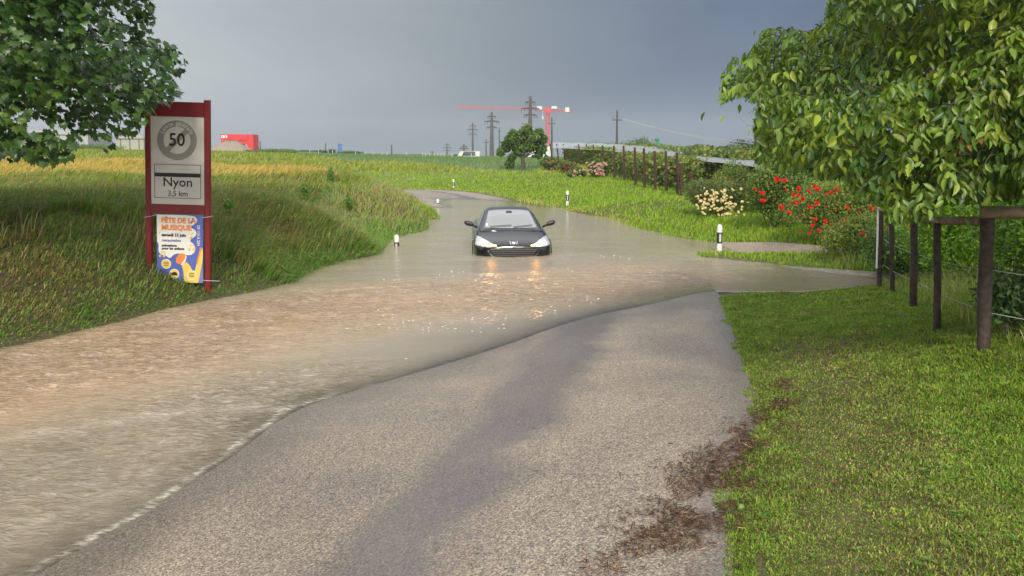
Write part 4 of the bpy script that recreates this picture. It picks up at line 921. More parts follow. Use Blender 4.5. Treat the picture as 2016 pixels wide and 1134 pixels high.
# ============================================================ vegetation helpers
def tree_wood(name, base, trunk_top, limbs, r0, parent, mat=None, twigs=()):
    q = MB()
    for tw in twigs: q.tube(tw, [.005, .0035, .002], 4, cap=False)
    base = np.array(base, float); tt_ = np.array(trunk_top, float)
    mid = (base+tt_)/2+np.array((r0*.5, r0*.3, 0))
    q.tube([base-np.array((0, 0, .2)), base+np.array((0, 0, .05)), mid, tt_], [r0*1.35, r0*1.15, r0*.9, r0*.7], 12)
    for tgt in limbs:
        tgt = np.array(tgt, float); v = tgt-tt_; ln = np.linalg.norm(v); k_ = 7
        side = np.array((random.uniform(-1, 1), random.uniform(-1, 1), random.uniform(-.2, .6)))*ln*.10
        up = np.array((0, 0, ln*.06)); pts_ = [tt_+v*f_+(side+up)*math.sin(f_*math.pi)+np.array([random.uniform(-.02, .02)*ln for _ in range(3)])*(0 < f_ < 1) for f_ in np.linspace(0, 1, k_)]
        rr_ = [max(r0*.55*(1-f_)**1.1, r0*.06) for f_ in np.linspace(0, 1, k_)]; q.tube(pts_, rr_, 7)
        for _ in range(4):
            i_ = random.randint(2, k_-2); e_ = pts_[i_]+np.array((random.uniform(-1, 1), random.uniform(-1, 1), random.uniform(-.5, .8)))*ln*.12
            q.tube([pts_[i_], (pts_[i_]+e_)/2+np.array((0, 0, ln*.02)), e_], [rr_[i_]*.6, rr_[i_]*.4, r0*.03], 5)
    return q.build(name, mat or M['bark'], parent, smooth=True)
OVAL = (np.array([(0, 0, 0), (-.20, .28, .03), (-.22, .55, .02), (-.12, .8, -.03), (0, 1, -.10), (.12, .8, -.03), (.22, .55, .02), (.20, .28, .03), (0, .3, -.04), (0, .6, -.04)]),
        np.array([(0, 8, 1), (1, 8, 9), (1, 9, 2), (2, 9, 3), (3, 9, 4), (4, 9, 5), (5, 9, 6), (6, 9, 7), (7, 9, 8), (7, 8, 0)]))
SMALL = (np.array([(0, 0, 0), (-.3, .5, .06), (0, 1, -.05), (.3, .5, .06)]), np.array([(0, 2, 1), (0, 3, 2)]))
_mp = [(0, 0), (.16, .02), (.42, -.10), (.40, .12), (.62, .30), (.40, .36), (.46, .62), (.22, .56), (.12, .74), (0, 1.0)]
_mp = _mp+[(-a_, b_) for a_, b_ in _mp[-2:0:-1]]
MAPLE = (np.array([(a_, b_, -.12*abs(a_)-.05*b_) for a_, b_ in _mp]+[(0, .35, .05)]), np.array([(i, (i+1) % len(_mp), len(_mp)) for i in range(len(_mp))]))
def unit(v): return v/(np.linalg.norm(v, axis=1, keepdims=True)+1e-9)
def shades(n, pal, w_, lo=.75, hi=1.25):
    return pick(pal, np.tile([w_], (n, 1)))*rng.uniform(lo, hi, (n, 1))

# ------------------------------------------------------------ maple, left
MP = [(-900, -900), (430, -900), (330, -200), (292, -40), (303, 30), (296, 66), (345, 90), (368, 112), (362, 138), (338, 150), (352, 182), (340, 205), (300, 208), (285, 232), (262, 262), (238, 268), (205, 296), (192, 278), (170, 262), (152, 276), (148, 300), (110, 322), (60, 318), (0, 312), (-900, 340)]
ex = np.array([(rng.uniform(-500, 372), rng.uniform(-600, 322)) for _ in range(5200)])
ex = ex[inpoly(ex[:, 0], ex[:, 1], MP)]
hole = np.zeros(len(ex), bool)
for hx, hy, hr in ((70, 245, 26), (30, 222, 12), (125, 262, 20), (55, 30, 9), (30, 150, 8), (180, 12, 8), (210, 50, 8), (12, 45, 9), (125, 140, 7), (178, 152, 7), (255, 110, 8), (215, 165, 7), (105, 200, 8)):
    hole |= ((ex[:, 0]-hx)**2+((ex[:, 1]-hy)*1.3)**2) < hr**2
ex = ex[~hole]
cen = np.array([atD(px_, py_, rng.uniform(9.6, 13.6)) for px_, py_ in ex])
cc = np.array((-8.6, 12.0, 5.4)); cen = cen[(np.linalg.norm((cen-cc)*[1, 1.25, 1], axis=1) < 5.4) & (fbm(cen[:, 0]+cen[:, 1], cen[:, 2], .8, 5) > .37)]
m_ = 9; P = np.repeat(cen, m_, 0)+rng.normal(0, .12, (len(cen)*m_, 3)); P = P+0
qx, qy = project(P); inside = inpoly(qx, qy, MP)
for hx, hy, hr in ((70, 245, 22), (125, 262, 15), (30, 222, 9), (55, 30, 7)): inside &= ((qx-hx)**2+((qy-hy)*1.3)**2) > hr**2
P = P[inside]
out = unit(P-cc)
ax = unit(out*.7+rng.normal(0, .5, P.shape)+np.array((0, 0, -.65))); nm = unit(out*.5+rng.normal(0, .45, P.shape)+np.array((0, 0, 1.0)))
n1 = fbm(P[:, 0]+P[:, 1]*.5, P[:, 2], .7, 33)
c = pick([(.038, .09, .018), (.062, .13, .022), (.11, .19, .03), (.026, .06, .016)], np.stack([.6+0*n1, .3+n1*.5, .02+.5*(n1 > .58), .5-.3*n1], 1))*rng.uniform(.75, 1.2, (len(P), 1))
mbase = (-9.2, 12.3, hz(-9.2, 12.3)); mt = empty('maple_tree', mbase, 0, 'dark green maple reaching in from the left over the red town sign', 'tree')
def to_local(o_, e_): o_.location = tuple(-Vector(e_.location)); return o_
to_local(scatter('crown', MAPLE[0], MAPLE[1], P, ax, nm, rng.uniform(.075, .145, len(P)), c, M['leaf'], mt), mt)
tg = cen[rng.integers(0, len(cen), 40)]; to_local(tree_wood('trunk', mbase, (-9.0, 12.2, 3.4), [*tg[:34], atD(340, 130, 11.5), atD(60, 290, 10.8), atD(230, 240, 11)], .2, mt), mt)

# ------------------------------------------------------------ walnut, right
WP = [(1418, 150), (1440, 118), (1475, 105), (1498, 62), (1560, 50), (1590, 66), (1620, 40), (1640, -20), (1610, -120), (1700, -500), (2600, -400), (2600, 405), (2016, 390), (1925, 398), (1862, 402), (1845, 430), (1760, 440), (1720, 392), (1690, 396), (1662, 352), (1600, 345), (1540, 338), (1490, 345), (1482, 262), (1500, 205), (1450, 190), (1418, 205)]
ex = np.array([(rng.uniform(1415, 2600), rng.uniform(-400, 436)) for _ in range(21000)]); ex = ex[inpoly(ex[:, 0], ex[:, 1], WP)]
for hx, hy, hr in ((1750, 262, 15), (1808, 325, 24), (1790, 345, 18), (1700, 20, 0)): ex = ex[((ex[:, 0]-hx)**2+((ex[:, 1]-hy)*1.2)**2) > hr**2]
thin = (ex[:, 0] < 1610) & (ex[:, 1] > 235) & (rng.random(len(ex)) < .62); ex = ex[~thin]
dd = 4.7+4.2*rng.random(len(ex)); dd = np.where(ex[:, 0] < 1560, 5.3+1.6*rng.random(len(ex)), dd)
cen = np.array([atD(p_[0], p_[1], d_) for p_, d_ in zip(ex, dd)]); wc = np.array((5.3, 7.3, 3.2))
ok = (fbm(cen[:, 0]+cen[:, 1], cen[:, 2], .55, 15) > .43) & (np.linalg.norm((cen-wc)*[1, 1.1, 1.1], axis=1) < 4.6)
cen = cen[ok]; m_ = len(cen); print('walnut compound leaves', m_)
out = unit(cen-wc); rd_ = unit(out*.8+rng.normal(0, .5, cen.shape)+np.array((0, 0, -.55))); side = unit(np.cross(rd_, np.array((0, 0, 1.0)))+1e-6)
PP, AX, NM, SC, CC = [], [], [], [], []
n1 = fbm(cen[:, 0]+cen[:, 1]*.6, cen[:, 2], .6, 35)
cb = pick([(.09, .165, .018), (.145, .23, .024), (.22, .285, .03), (.045, .10, .022), (.26, .17, .05)], np.stack([.6+0*n1, .45+n1*.6, .06+.5*(n1 > .58), .3+0*n1, .012+0*n1], 1))*rng.uniform(.8, 1.2, (m_, 1))
for k_, (f_, s_) in enumerate([(.05, -1), (.05, 1), (.42, -1), (.42, 1), (.80, -1), (.80, 1), (1.0, 0)]):
    base_ = cen+rd_*(.20*f_)+side*(s_*.012)+np.array((0, 0, -.03*f_*f_))
    a_ = unit(rd_*(.45+.3*(s_ == 0))+side*s_*.75+np.array((0, 0, -.72))+rng.normal(0, .34, cen.shape))
    nrm = unit(np.array((0, 0, .9))+out*.6+rng.normal(0, .75, cen.shape))
    PP.append(base_); AX.append(a_); NM.append(nrm); SC.append(rng.uniform(.045, .098, m_)*(.8+.3*f_)); CC.append(cb*rng.uniform(.7, 1.3, (m_, 1)))
PP, AX, NM, SC, CC = [np.concatenate(q) for q in (PP, AX, NM, SC, CC)]
qx, qy = project(PP+AX*SC[:, None]*.6); ok = inpoly(qx, qy, WP) | (rng.random(len(qx)) < .008)
ok &= ((qx-1750)**2+((qy-258))**2 > 100) & ((qx-1810)**2+((qy-325)*1.4)**2 > 250)
PP, AX, NM, SC, CC = [q[ok] for q in (PP, AX, NM, SC, CC)]
tws = np.arange(0, len(cen), 5); _a = cen-out*.26; _b = cen+rd_*.22; tws = [i for i in tws if inpoly(*project(_a[i]), WP)[0] and inpoly(*project(_b[i]), WP)[0]]
wbase = ground(1992, 520, lo=7.0); wt = empty('walnut_tree', tuple(wbase), 0, 'walnut tree with long drooping light green leaves hanging over the fence on the right', 'tree')
to_local(scatter('crown', OVAL[0]*[.92, 1, 2.4], OVAL[1], PP, AX, NM, SC, CC, M['leaf'], wt), wt)
wtop = atD(1978, 390, wbase[1]); M['moss'] = plain('mossy_bark', (.09, .075, .04), .9, var=.4, scale=10, bump=.8)
lim = [atD(*p_) for p_ in ((1530, 172, 6.0), (1650, 190, 5.7), (1680, 262, 5.3), (1620, 140, 6.0), (1700, 40, 5.6), (1780, 300, 5.0), (1830, 140, 4.9), (1740, 180, 5.4), (1800, -100, 5.5), (1950, 60, 4.8), (1900, 200, 5.0), (1850, 385, 4.9), (1760, 400, 5.2), (2150, 0, 5.0), (2300, 200, 6), (2000, -300, 6), (2400, -100, 7))]
to_local(tree_wood('trunk', wbase, wtop, lim, .075, wt, M['bark'], twigs=[[cen[i]-out[i]*.26-np.array((0, 0, .03)), cen[i]-out[i]*.1+np.array((0, 0, .01)), cen[i]+rd_[i]*.16-np.array((0, 0, .01))] for i in tws]), wt)

# ------------------------------------------------------------ generic leafy crown made of leaf clumps
def leafy(name, centre, radii, n, size, pal, wts, parent=None, tmpl=SMALL, lobes=9, mat=None, flat=0.0, seed=0, shell=.55):
    centre = np.array(centre, float); radii = np.array(radii, float)
    lb = unit(rng.normal(0, 1, (lobes, 3)))*rng.uniform(.25, .72, (lobes, 1)); lb[:, 2] = np.abs(lb[:, 2])*(1-flat)-.18
    lr = rng.uniform(.34, .58, lobes); w_ = lr**2/np.sum(lr**2); idx = rng.choice(lobes, n, p=w_)
    d_ = unit(rng.normal(0, 1, (n, 3))); rad = lr[idx]*(shell+(1-shell)*rng.random(n)**.6)*(1+.18*rng.normal(0, 1, n))
    p_ = lb[idx]+d_*rad[:, None]; P_l = centre+p_*radii
    zg = height(P_l[:, 0], P_l[:, 1]); k_ = P_l[:, 2] > zg+.02; P_l, d_, idx = P_l[k_], d_[k_], idx[k_]
    n = len(P_l); nm_ = unit(d_+rng.normal(0, .5, (n, 3))+np.array((0, 0, .5))); ax_ = unit(rng.normal(0, 1, (n, 3))+np.array((0, 0, -.5)))
    lobet = rng.uniform(.75, 1.2, lobes)[idx][:, None]
    return scatter(name, tmpl[0], tmpl[1], P_l, ax_, nm_, rng.uniform(.7, 1.3, n)*size, shades(n, pal, wts)*lobet, mat or M['leafdry'], parent), P_l
def stems(parent, base, radii, k_=9, r_=.012, mat=None):
    q = MB(); base = np.array(base, float)
    for _ in range(k_):
        e_ = base+np.array((random.uniform(-.7, .7)*radii[0], random.uniform(-.7, .7)*radii[1], random.uniform(.5, 1.3)*radii[2]))
        q.tube([base+np.array((random.uniform(-.3, .3)*radii[0], random.uniform(-.3, .3)*radii[1], -.05)), (base+e_)/2+np.array((0, 0, .1)), e_], [r_, r_*.8, r_*.4], 5)
    return to_local(q.build('stems', mat or M['bark'], parent, smooth=True), parent)
# a rose bloom: three whorls of cupped petals
def rose_mesh():
    q = MB()
    for ring_, (k_, r_, hh, tilt) in enumerate(((5, .5, .18, .9), (5, .38, .34, .55), (4, .22, .42, .3))):
        for i in range(k_):
            a_ = 2*math.pi*(i/k_)+ring_*.5; c_, s_ = math.cos(a_), math.sin(a_); wv = r_*.75
            base_ = (0, 0, 0); m1 = (c_*r_*.6-s_*wv*.8, s_*r_*.6+c_*wv*.8, hh*.6); m2 = (c_*r_*.6+s_*wv*.8, s_*r_*.6-c_*wv*.8, hh*.6)
            t1 = (c_*r_-s_*wv*.5, s_*r_+c_*wv*.5, hh); t2 = (c_*r_+s_*wv*.5, s_*r_-c_*wv*.5, hh); mm = (c_*r_*.78, s_*r_*.78, hh*.45)
            q.add([base_, m1, t1, t2, m2, mm], [(0, 5, 1), (1, 5, 2), (2, 5, 3), (3, 5, 4), (4, 5, 0)])
    return q
def petal(name, c_): return plain(name, c_, .55, var=.15)
BLOOM = {}
for nm_, c_ in (('red', (.66, .012, .009)), ('cream', (.82, .72, .42)), ('pink', (.62, .42, .34)), ('orange', (.50, .20, .13)), ('crimson', (.30, .012, .02))):
    o_ = rose_mesh().build('flower', petal(nm_+'_petals', c_)); BLOOM[nm_] = o_.data; bpy.data.objects.remove(o_)
def rose_bush(base, radii, n, size, pal, wts, blooms, label, group='rose bushes on the right', cz=.85, lobes=12, kind='rose_bush'):
    e_ = empty(kind, tuple(base), 0, label, 'rose bush', group)
    cen_ = np.array(base)+np.array((0, 0, radii[2]*cz)); f_, P_l = leafy('foliage', cen_, radii, n, size, pal, wts, e_, lobes=lobes); to_local(f_, e_)
    stems(e_, base, radii)
    for (kind_, pts_, sz) in blooms:
        for p_ in pts_:
            o_ = bpy.data.objects.new('flower', BLOOM[kind_]); col.objects.link(o_); o_.parent = e_
            o_.location = tuple(np.array(p_)-np.array(base)); s_ = sz*random.uniform(.75, 1.25); o_.scale = (s_, s_, s_)
            o_.rotation_euler = (R(random.uniform(20, 85)), 0, R(random.uniform(-50, 50)))
    return e_
def on_front(base, radii, plist, cz=.85, out=1.0):      # blooms sit on the near face of a bush
    r_ = []
    for px_, py_ in plist:
        d_ = base[1]-radii[1]*rng.uniform(1.0, 1.2)*out; p_ = atD(px_, py_, d_); r_.append(p_)
    return r_
GP = [(.13, .22, .03), (.20, .29, .04), (.07, .12, .025), (.32, .33, .07), (.22, .14, .05)]
# big red rose bush
b_ = np.array((*at(1650, 497, .12)[:2], .10)); b_[1] += 1.0; b_[0] = (1648-1008)/FPX*b_[1]; b_[2] = hz(b_[0], b_[1]); rd3 = (1.25, 1.05, .92)
redp = [(1603, 368), (1571, 372), (1573, 384), (1562, 384), (1580, 392), (1592, 378), (1610, 374), (1563, 400), (1540, 410), (1552, 420), (1600, 444), (1604, 433), (1625, 436), (1633, 457), (1646, 449), (1608, 401), (1593, 408), (1666, 435), (1690, 430), (1694, 434), (1680, 448), (1675, 452), (1612, 455), (1688, 490), (1656, 480), (1668, 410), (1722, 435), (1720, 438), (1714, 410), (1743, 480), (1749, 489), (1785, 450), (1787, 446), (1646, 372), (1636, 380)]
rose_bush(b_, rd3, 34000, .05, GP, [.5, .45, .35, .25, .1], [('red', on_front(b_, rd3, redp), .095), ('red', on_front(b_, rd3, [(rng.normal(1625, 38), rng.uniform(368, 480)) for _ in range(34)]), .055)], 'large bush full of bright red roses left of the wooden fence', lobes=16)
# second body of it towards the fence
b_ = np.array((*at(1725, 515, .15)[:2], 0)); b_[1] += .7; b_[2] = hz(*b_[:2]); rd3 = (.75, .6, .62)
rose_bush(b_, rd3, 12000, .045, GP, [.5, .5, .3, .25, .1], [('red', on_front(b_, rd3, [(1698, 458), (1706, 470), (1745, 448), (1812, 446), (1822, 450)]), .085)], 'low rose bush with few red blooms directly behind the white striped fence post')
# dark bush between
b_ = np.array((*at(1540, 455, .25)[:2], 0)); b_[2] = hz(*b_[:2]); b_[1] += .6; rd3 = (1.25, 1.0, 1.15)
rose_bush(b_, rd3, 20000, .06, GP, [.35, .15, .7, .1, .05], [('red', on_front(b_, rd3, [(1530, 354), (1534, 357), (1545, 356), (1502, 396), (1540, 412), (1538, 408), (1486, 374), (1500, 380)]), .12)], 'dark green rose bush between the cream bush and the large red one')
# cream bush, with the red roses above it
b_ = np.array((*at(1424, 430, .28)[:2], 0)); b_[2] = hz(*b_[:2]); b_[1] += .8; rd3 = (1.05, .9, .72)
xy = [(rng.normal(1412, 27), rng.normal(400, 18)) for _ in range(140)]; xy = [p_ for p_ in xy if 1370 < p_[0] < 1478 and 366 < p_[1] < 428][:98]
rose_bush(b_, rd3, 16000, .055, [(.12, .18, .04), (.20, .22, .07), (.07, .12, .03)], [.5, .4, .3], [('cream', on_front(b_, rd3, xy), .085)], 'low rose bush covered in cream yellow blooms')
b_ = np.array((*at(1462, 425, .30)[:2], 0)); b_[1] += 1.6; b_[2] = hz(*b_[:2]); rd3 = (.9, .8, .95)
rose_bush(b_, rd3, 9000, .06, GP, [.5, .4, .3, .2, .1], [('red', on_front(b_, rd3, [(1437, 356), (1440, 362), (1445, 377), (1462, 364), (1469, 373), (1472, 385), (1485, 374), (1461, 380), (1489, 382), (1441, 358)]), .12)], 'tall loose rose bush with red blooms rising behind the cream one')
# distant roses at the orchard corner
for (px_, py_, rr_, kind_, n_, lab) in ((1178, 350, (.72, .6, .66), 'pink', 70, 'pale pink rose bush against the orchard poles'),
                                      (1090, 338, (.95, .7, .62), 'orange', 9, 'rose bush with orange blooms beside the lone tree'),
                                      (1118, 343, (.75, .6, .5), 'crimson', 12, 'rose bush with dark crimson blooms by the first orchard poles'),
                                      (1135, 350, (.6, .5, .35), 'pink', 14, 'small low rose bush with a few pale blooms')):
    b_ = ground(px_, py_); rd3 = rr_; b_ = b_+np.array((0, .8, 0)); s_ = FPX/b_[1]
    pl = [(px_+rng.normal(0, .42)*rr_[0]*s_, py_-rng.uniform(.25, 1.45)*rr_[2]*s_) for _ in range(n_)]
    rose_bush(b_, rd3, 5000, .14, [(.10, .17, .035), (.15, .19, .05), (.07, .11, .03)], [.5, .4, .3], [(kind_, on_front(b_, rd3, pl), .14)], lab, group='rose bushes along the orchard')
# tall light green tree behind the roses
b_ = ground(1590, 450); b_ = np.array((b_[0]+.35, b_[1]+2.5, 0)); b_[0] = (1600-1008)/FPX*b_[1]; b_[2] = hz(*b_[:2])
e_ = empty('young_tree', tuple(b_), 0, 'bushy light green tree behind the roses, half hidden by the walnut leaves', 'tree')
f_, P_l = leafy('crown', b_+np.array((0, 0, 2.35)), (1.75, 1.7, 2.2), 34000, .085, [(.11, .25, .03), (.17, .33, .04), (.06, .14, .03)], [.5, .5, .3], e_, lobes=18); to_local(f_, e_)
to_local(tree_wood('trunk', b_, b_+np.array((0, 0, 1.2)), [P_l[i] for i in rng.integers(0, len(P_l), 10)], .09, e_), e_)
# shrubs and tall weeds behind the fence
for (px_, py_, D_, rr_, pal, lab) in ((1890, 470, 13.0, (1.2, .9, 1.25), [(.20, .38, .02), (.28, .46, .03), (.12, .22, .02)], 'bright green shrub behind the fence rails'),
                                     (2060, 520, 11.0, (1.2, .9, 1.0), [(.15, .30, .02), (.20, .36, .03), (.08, .16, .02)], 'green shrub at the right edge behind the mossy trunk'),
                                     (1800, 500, 14.5, (.9, .6, .6), [(.10, .21, .03), (.16, .27, .04), (.06, .12, .02)], 'low green shrub behind the middle fence posts')):
    x_ = (px_-1008)/FPX*D_; b_ = np.array((x_, D_, hz(x_, D_))); e_ = empty('shrub', tuple(b_), 0, lab, 'shrub', 'shrubs behind the fence')
    f_, _q = leafy('foliage', b_+np.array((0, 0, rr_[2]*.75)), rr_, 11000, .06, pal, [.5, .4, .3], e_, tmpl=OVAL, lobes=10, mat=M['leaf']); to_local(f_, e_); stems(e_, b_, rr_)
b_ = ground(2000, 680); e_ = empty('nettle_clump', tuple(b_), 0, 'dark leafy weed clump right of the nearest fence post', 'weeds')
f_, _q = leafy('foliage', b_+np.array((.10, .2, .28)), (.36, .36, .40), 2200, .05, [(.08, .16, .04), (.11, .21, .05), (.05, .09, .03)], [.5, .4, .4], e_, tmpl=OVAL, lobes=8, mat=M['leaf']); to_local(f_, e_); stems(e_, b_+np.array((.1, .2, 0)), (.35, .35, .6), 12, .004)
# tall straw-tipped grass among the fence posts
x, y = samp(110000, .8, 5.8, 17, .5); z = height(x, y); fl = np.interp(y, [6, 7.4, 9.7, 11.8, 13.5, 18], [bases[0][0], bases[1][0], bases[2][0], bases[3][0], bases[4][0], bases[4][0]+.4])
d_ = x-fl; lane = inpoly(x, y, LANEPOLY); ok = (d_ > .10+(y < 9)*.12) & (d_ < 5) & ~lane & (z > 0) & (rng.random(len(x)) < np.clip(.25+fbm(x, y, .5, 3), 0, 1)); x, y, z, d_ = x[ok], y[ok], z[ok], d_[ok]
n1 = fbm(x, y, .7, 91); c = pick([(.16, .29, .03), (.24, .36, .05), (.46, .42, .2), (.10, .17, .03)], np.stack([.6+0*n1, .4+n1, .30+.4*(n1 > .5), .2+0*n1], 1))*rng.uniform(.8, 1.2, (len(x), 1))
h = (.14+.28*n1)*rng.uniform(.6, 1.4, len(x))*np.clip(d_*2.2+.15, .25, 1)
blades('fence_grass', x, y, z-.01, h, .0045+.0006*y, rng.uniform(.2, .9, len(x)), rng.uniform(0, 6.28, len(x)), c, M['grass'], tipc=c*.6+np.array((.25, .22, .10))*.4)
tag(bpy.data.objects['fence_grass'], 'tall unmown grass with straw tips behind the wooden fence', 'grass', kind='stuff')
# broad leaved weeds on the bank
WD = [(650, 372, .55), (1068*0+560, 430, .35), (690, 425, .4), (735, 440, .4), (470, 500, .35), (520, 470, .3), (600, 400, .4), (782, 430, .35), (450, 440, .35), (180, 470, .3)]
WLAB = ['tall dark weed rising above the end of the grain strip', 'small leafy weed halfway down the bank right of the sign', 'leafy weed near the middle of the left bank', 'leafy weed above the sunken roadside post', 'green weed close to the flood right of the sign', 'low weed on the bank between the sign and the water', 'weed on the upper bank below the grain', 'weed at the far end of the left bank', 'weed on the bank just right of the sign post', 'weed on the bank left of the sign']
KEEP = (0, 2, 6, 8)
for (px_, py_, h_), lab in zip([WD[i] for i in KEEP], [WLAB[i] for i in KEEP]):
    b_ = ground(px_, py_); e_ = empty('weed', tuple(b_), 0, lab, 'weed', 'broad leaved weeds on the left bank')
    f_, _q = leafy('foliage', b_+np.array((0, 0, h_*.75)), (h_*.30, h_*.34, h_*.85), 380, .07, [(.12, .25, .03), (.18, .30, .04), (.08, .16, .02)], [.5, .4, .3], e_, tmpl=OVAL, lobes=7, mat=M['leaf']); to_local(f_, e_); stems(e_, b_, (h_*.3, h_*.3, h_), 6, .005)
# stones behind the fence
for i, (px_, py_, s_) in enumerate(((1982, 505, .13), (2004, 512, .12), (1968, 500, .09), (2012, 498, .10))):
    p_ = atD(px_, py_, 9.6); p_[2] = hz(p_[0], p_[1])+.12; q = bmesh.new(); bmesh.ops.create_icosphere(q, subdivisions=2, radius=s_)
    for v_ in q.verts: v_.co = Vector((v_.co.x*1.4, v_.co.y, v_.co.z*.8))*(1+random.uniform(-.12, .12))
    me = bpy.data.meshes.new('stone'); q.to_mesh(me); q.free(); o_ = link('stone', me, M['stone']); o_.location = tuple(p_)
    tag(o_, ['leftmost of the big dark stones behind the fence', 'rightmost lower dark stone behind the fence', 'smallest dark stone behind the fence', 'flat dark stone at the very edge behind the fence'][i], 'stone', 'stones behind the fence')
# green walnut husk on the road edge
p_ = ground(1459, 1007); q = bmesh.new(); bmesh.ops.create_uvsphere(q, u_segments=14, v_segments=10, radius=.018)
for v_ in q.verts: v_.co.z *= 1.15; v_.co *= 1+random.uniform(-.03, .03)
me = bpy.data.meshes.new('fallen_walnut'); q.to_mesh(me); q.free(); M['husk'] = plain('green_husk', (.12, .22, .05), .5); o_ = link('fallen_walnut', me, M['husk']); o_.location = (p_[0], p_[1], p_[2]+.018); tag(o_, 'small green walnut fallen on the road edge', 'walnut')

# ------------------------------------------------------------ lone tree and orchard
b_ = ground(1027, 334); e_ = empty('lone_tree', tuple(b_), 0, 'lone round crowned tree on the field edge behind the car', 'tree')
s_ = b_[1]/FPX
def lp(px_, py_, dy=0): return atD(px_, py_, b_[1]+dy)
lt = []; 
lob = [(1030, 266, .50), (1005, 273, .42), (1052, 268, .46), (1069, 272, .30), (997, 286, .38), (1015, 283, .46), (1045, 283, .50), (1066, 292, .36), (1038, 252, .32), (1062, 259, .28), (1010, 262, .30), (986, 298, .28), (1003, 322, .30), (1008, 308, .26), (1030, 292, .36), (1060, 303, .25), (1020, 297, .28)]
Pc, Nn = [], []
for px_, py_, r_ in lob:
    n_ = int(6500*r_*r_)+250; d_ = unit(rng.normal(0, 1, (n_, 3))); Pc.append(lp(px_, py_, rng.uniform(-.5, .5))+d_*(r_*(.5+.5*rng.random((n_, 1)))*(1+.12*rng.normal(0, 1, (n_, 1)))*[1, 1.2, 1])); Nn.append(d_)
Pc, Nn = np.concatenate(Pc), np.concatenate(Nn)
to_local(scatter('crown', OVAL[0], OVAL[1], Pc, unit(rng.normal(0, .6, Pc.shape)+np.array((0, 0, -.8))), unit(Nn+rng.normal(0, .5, Pc.shape)+np.array((0, 0, .4))), rng.uniform(.13, .26, len(Pc)), shades(len(Pc), [(.07, .14, .02), (.12, .20, .025), (.05, .10, .02)], [.5, .35, .35]), M['leaf'], e_), e_)
to_local(tree_wood('trunk', b_, lp(1029, 312), [lp(p_, q_) for p_, q_ in ((1060, 300), (1050, 280), (1000, 285), (1015, 275), (1035, 262), (1010, 305), (1068, 290))], .17, e_), e_)

orch = [(1087, 322, 283), (1100, 324, 283), (1113, 325, 284), (1126, 325, 284), (1143, 330, 284), (1158, 328, 284), (1172, 332, 285), (1190, 342, 286), (1210, 352, 287), (1229, 357, 287), (1251, 366, 290), (1269, 370, 292), (1290, 376, 297), (1312, 377, 297), (1334, 385, 300), (1341, 388, 322), (1361, 391, 340)]
of = empty('orchard_pole_row', tuple(ground(1251, 366)), 0, 'row of dark brown wooden poles along the netted orchard', 'pole row'); oo = np.array(of.location); obs = []
for px_, pyb, pyt in orch:
    g_ = ground(px_, pyb); tp = atD(px_-(4 if px_ < 1200 else 1.5), pyt, g_[1]); obs.append((g_, tp)); q = MB(); q.tube([g_-np.array((0, 0, .2))-oo, (g_+tp)/2+np.array((.02, 0, 0))-oo, tp-oo], [.065, .06, .055], 8); q.build('post', M['pole'], of, smooth=True)
print('orchard D', [round(o_[0][1], 1) for o_ in obs])
# vine rows behind the poles
def vine_row(pts_, h_, n_, pal, wts, lab, size=.16, wid=.45):
    base_ = np.array(pts_[0]); e_ = empty('vine_row', tuple(base_), 0, lab, 'vine row', 'leafy rows under the nets')
    pts_ = np.array(pts_); seg = np.linalg.norm(np.diff(pts_, axis=0), axis=1); cum = np.concatenate([[0], seg.cumsum()]); t_ = rng.random(n_)*cum[-1]
    P_l = np.stack([np.interp(t_, cum, pts_[:, j]) for j in range(3)], 1); top = h_*(.82+.36*fbm(t_, t_*0, 1.1, 5))
    P_l[:, :2] += rng.normal(0, wid*.5, (n_, 2)); P_l[:, 2] = height(P_l[:, 0], P_l[:, 1])+top*rng.random(n_)**.8
    o_ = scatter('foliage', SMALL[0]*[1.3, 1, 1], SMALL[1], P_l, unit(rng.normal(0, 1, P_l.shape)), unit(rng.normal(0, .7, P_l.shape)+np.array((-.3, -.6, .6))), rng.uniform(.7, 1.3, n_)*size, shades(n_, pal, wts), M['leafdry'], e_); to_local(o_, e_)
    q = MB()
    for f_ in np.linspace(.02, .98, 12):
        c_ = [float(np.interp(f_*cum[-1], cum, pts_[:, j])) for j in range(3)]; c_[2] = hz(c_[0], c_[1]); q.tube([(c_[0], c_[1], c_[2]-.1), (c_[0], c_[1], c_[2]+h_*.8)], .03, 6)
    to_local(q.build('stakes', M['pole'], e_), e_)
YP = [(.13, .19, .03), (.20, .22, .035), (.08, .13, .03), (.24, .16, .04)]; DP = [(.07, .10, .035), (.10, .13, .05), (.05, .07, .03)]
row = [obs[i][0]+np.array((.9, .5, 0)) for i in (1, 4, 7, 9, 11, 13, 14)]
vine_row(row, 1.45, 30000, YP, [.5, .4, .35, .1], 'long yellowish green leafy row just behind the dark poles')
vine_row([p_+np.array((2.6, .8, 0)) for p_ in row], 1.7, 16000, YP, [.5, .2, .5, .1], 'second leafy row behind the yellowish one')
a_, b2 = ground(1362, 380), ground(1480, 400)
vine_row([atD(1340, 350, 44), atD(1420, 350, 40), atD(1560, 350, 34)], 1.35, 16000, DP, [.5, .4, .4], 'dull grey green row under the net right of the poles', .15)
vine_row([atD(1345, 350, 52), atD(1450, 350, 48), atD(1640, 350, 40)], 1.6, 14000, DP, [.5, .3, .5], 'farthest dull green row under the net', .18)
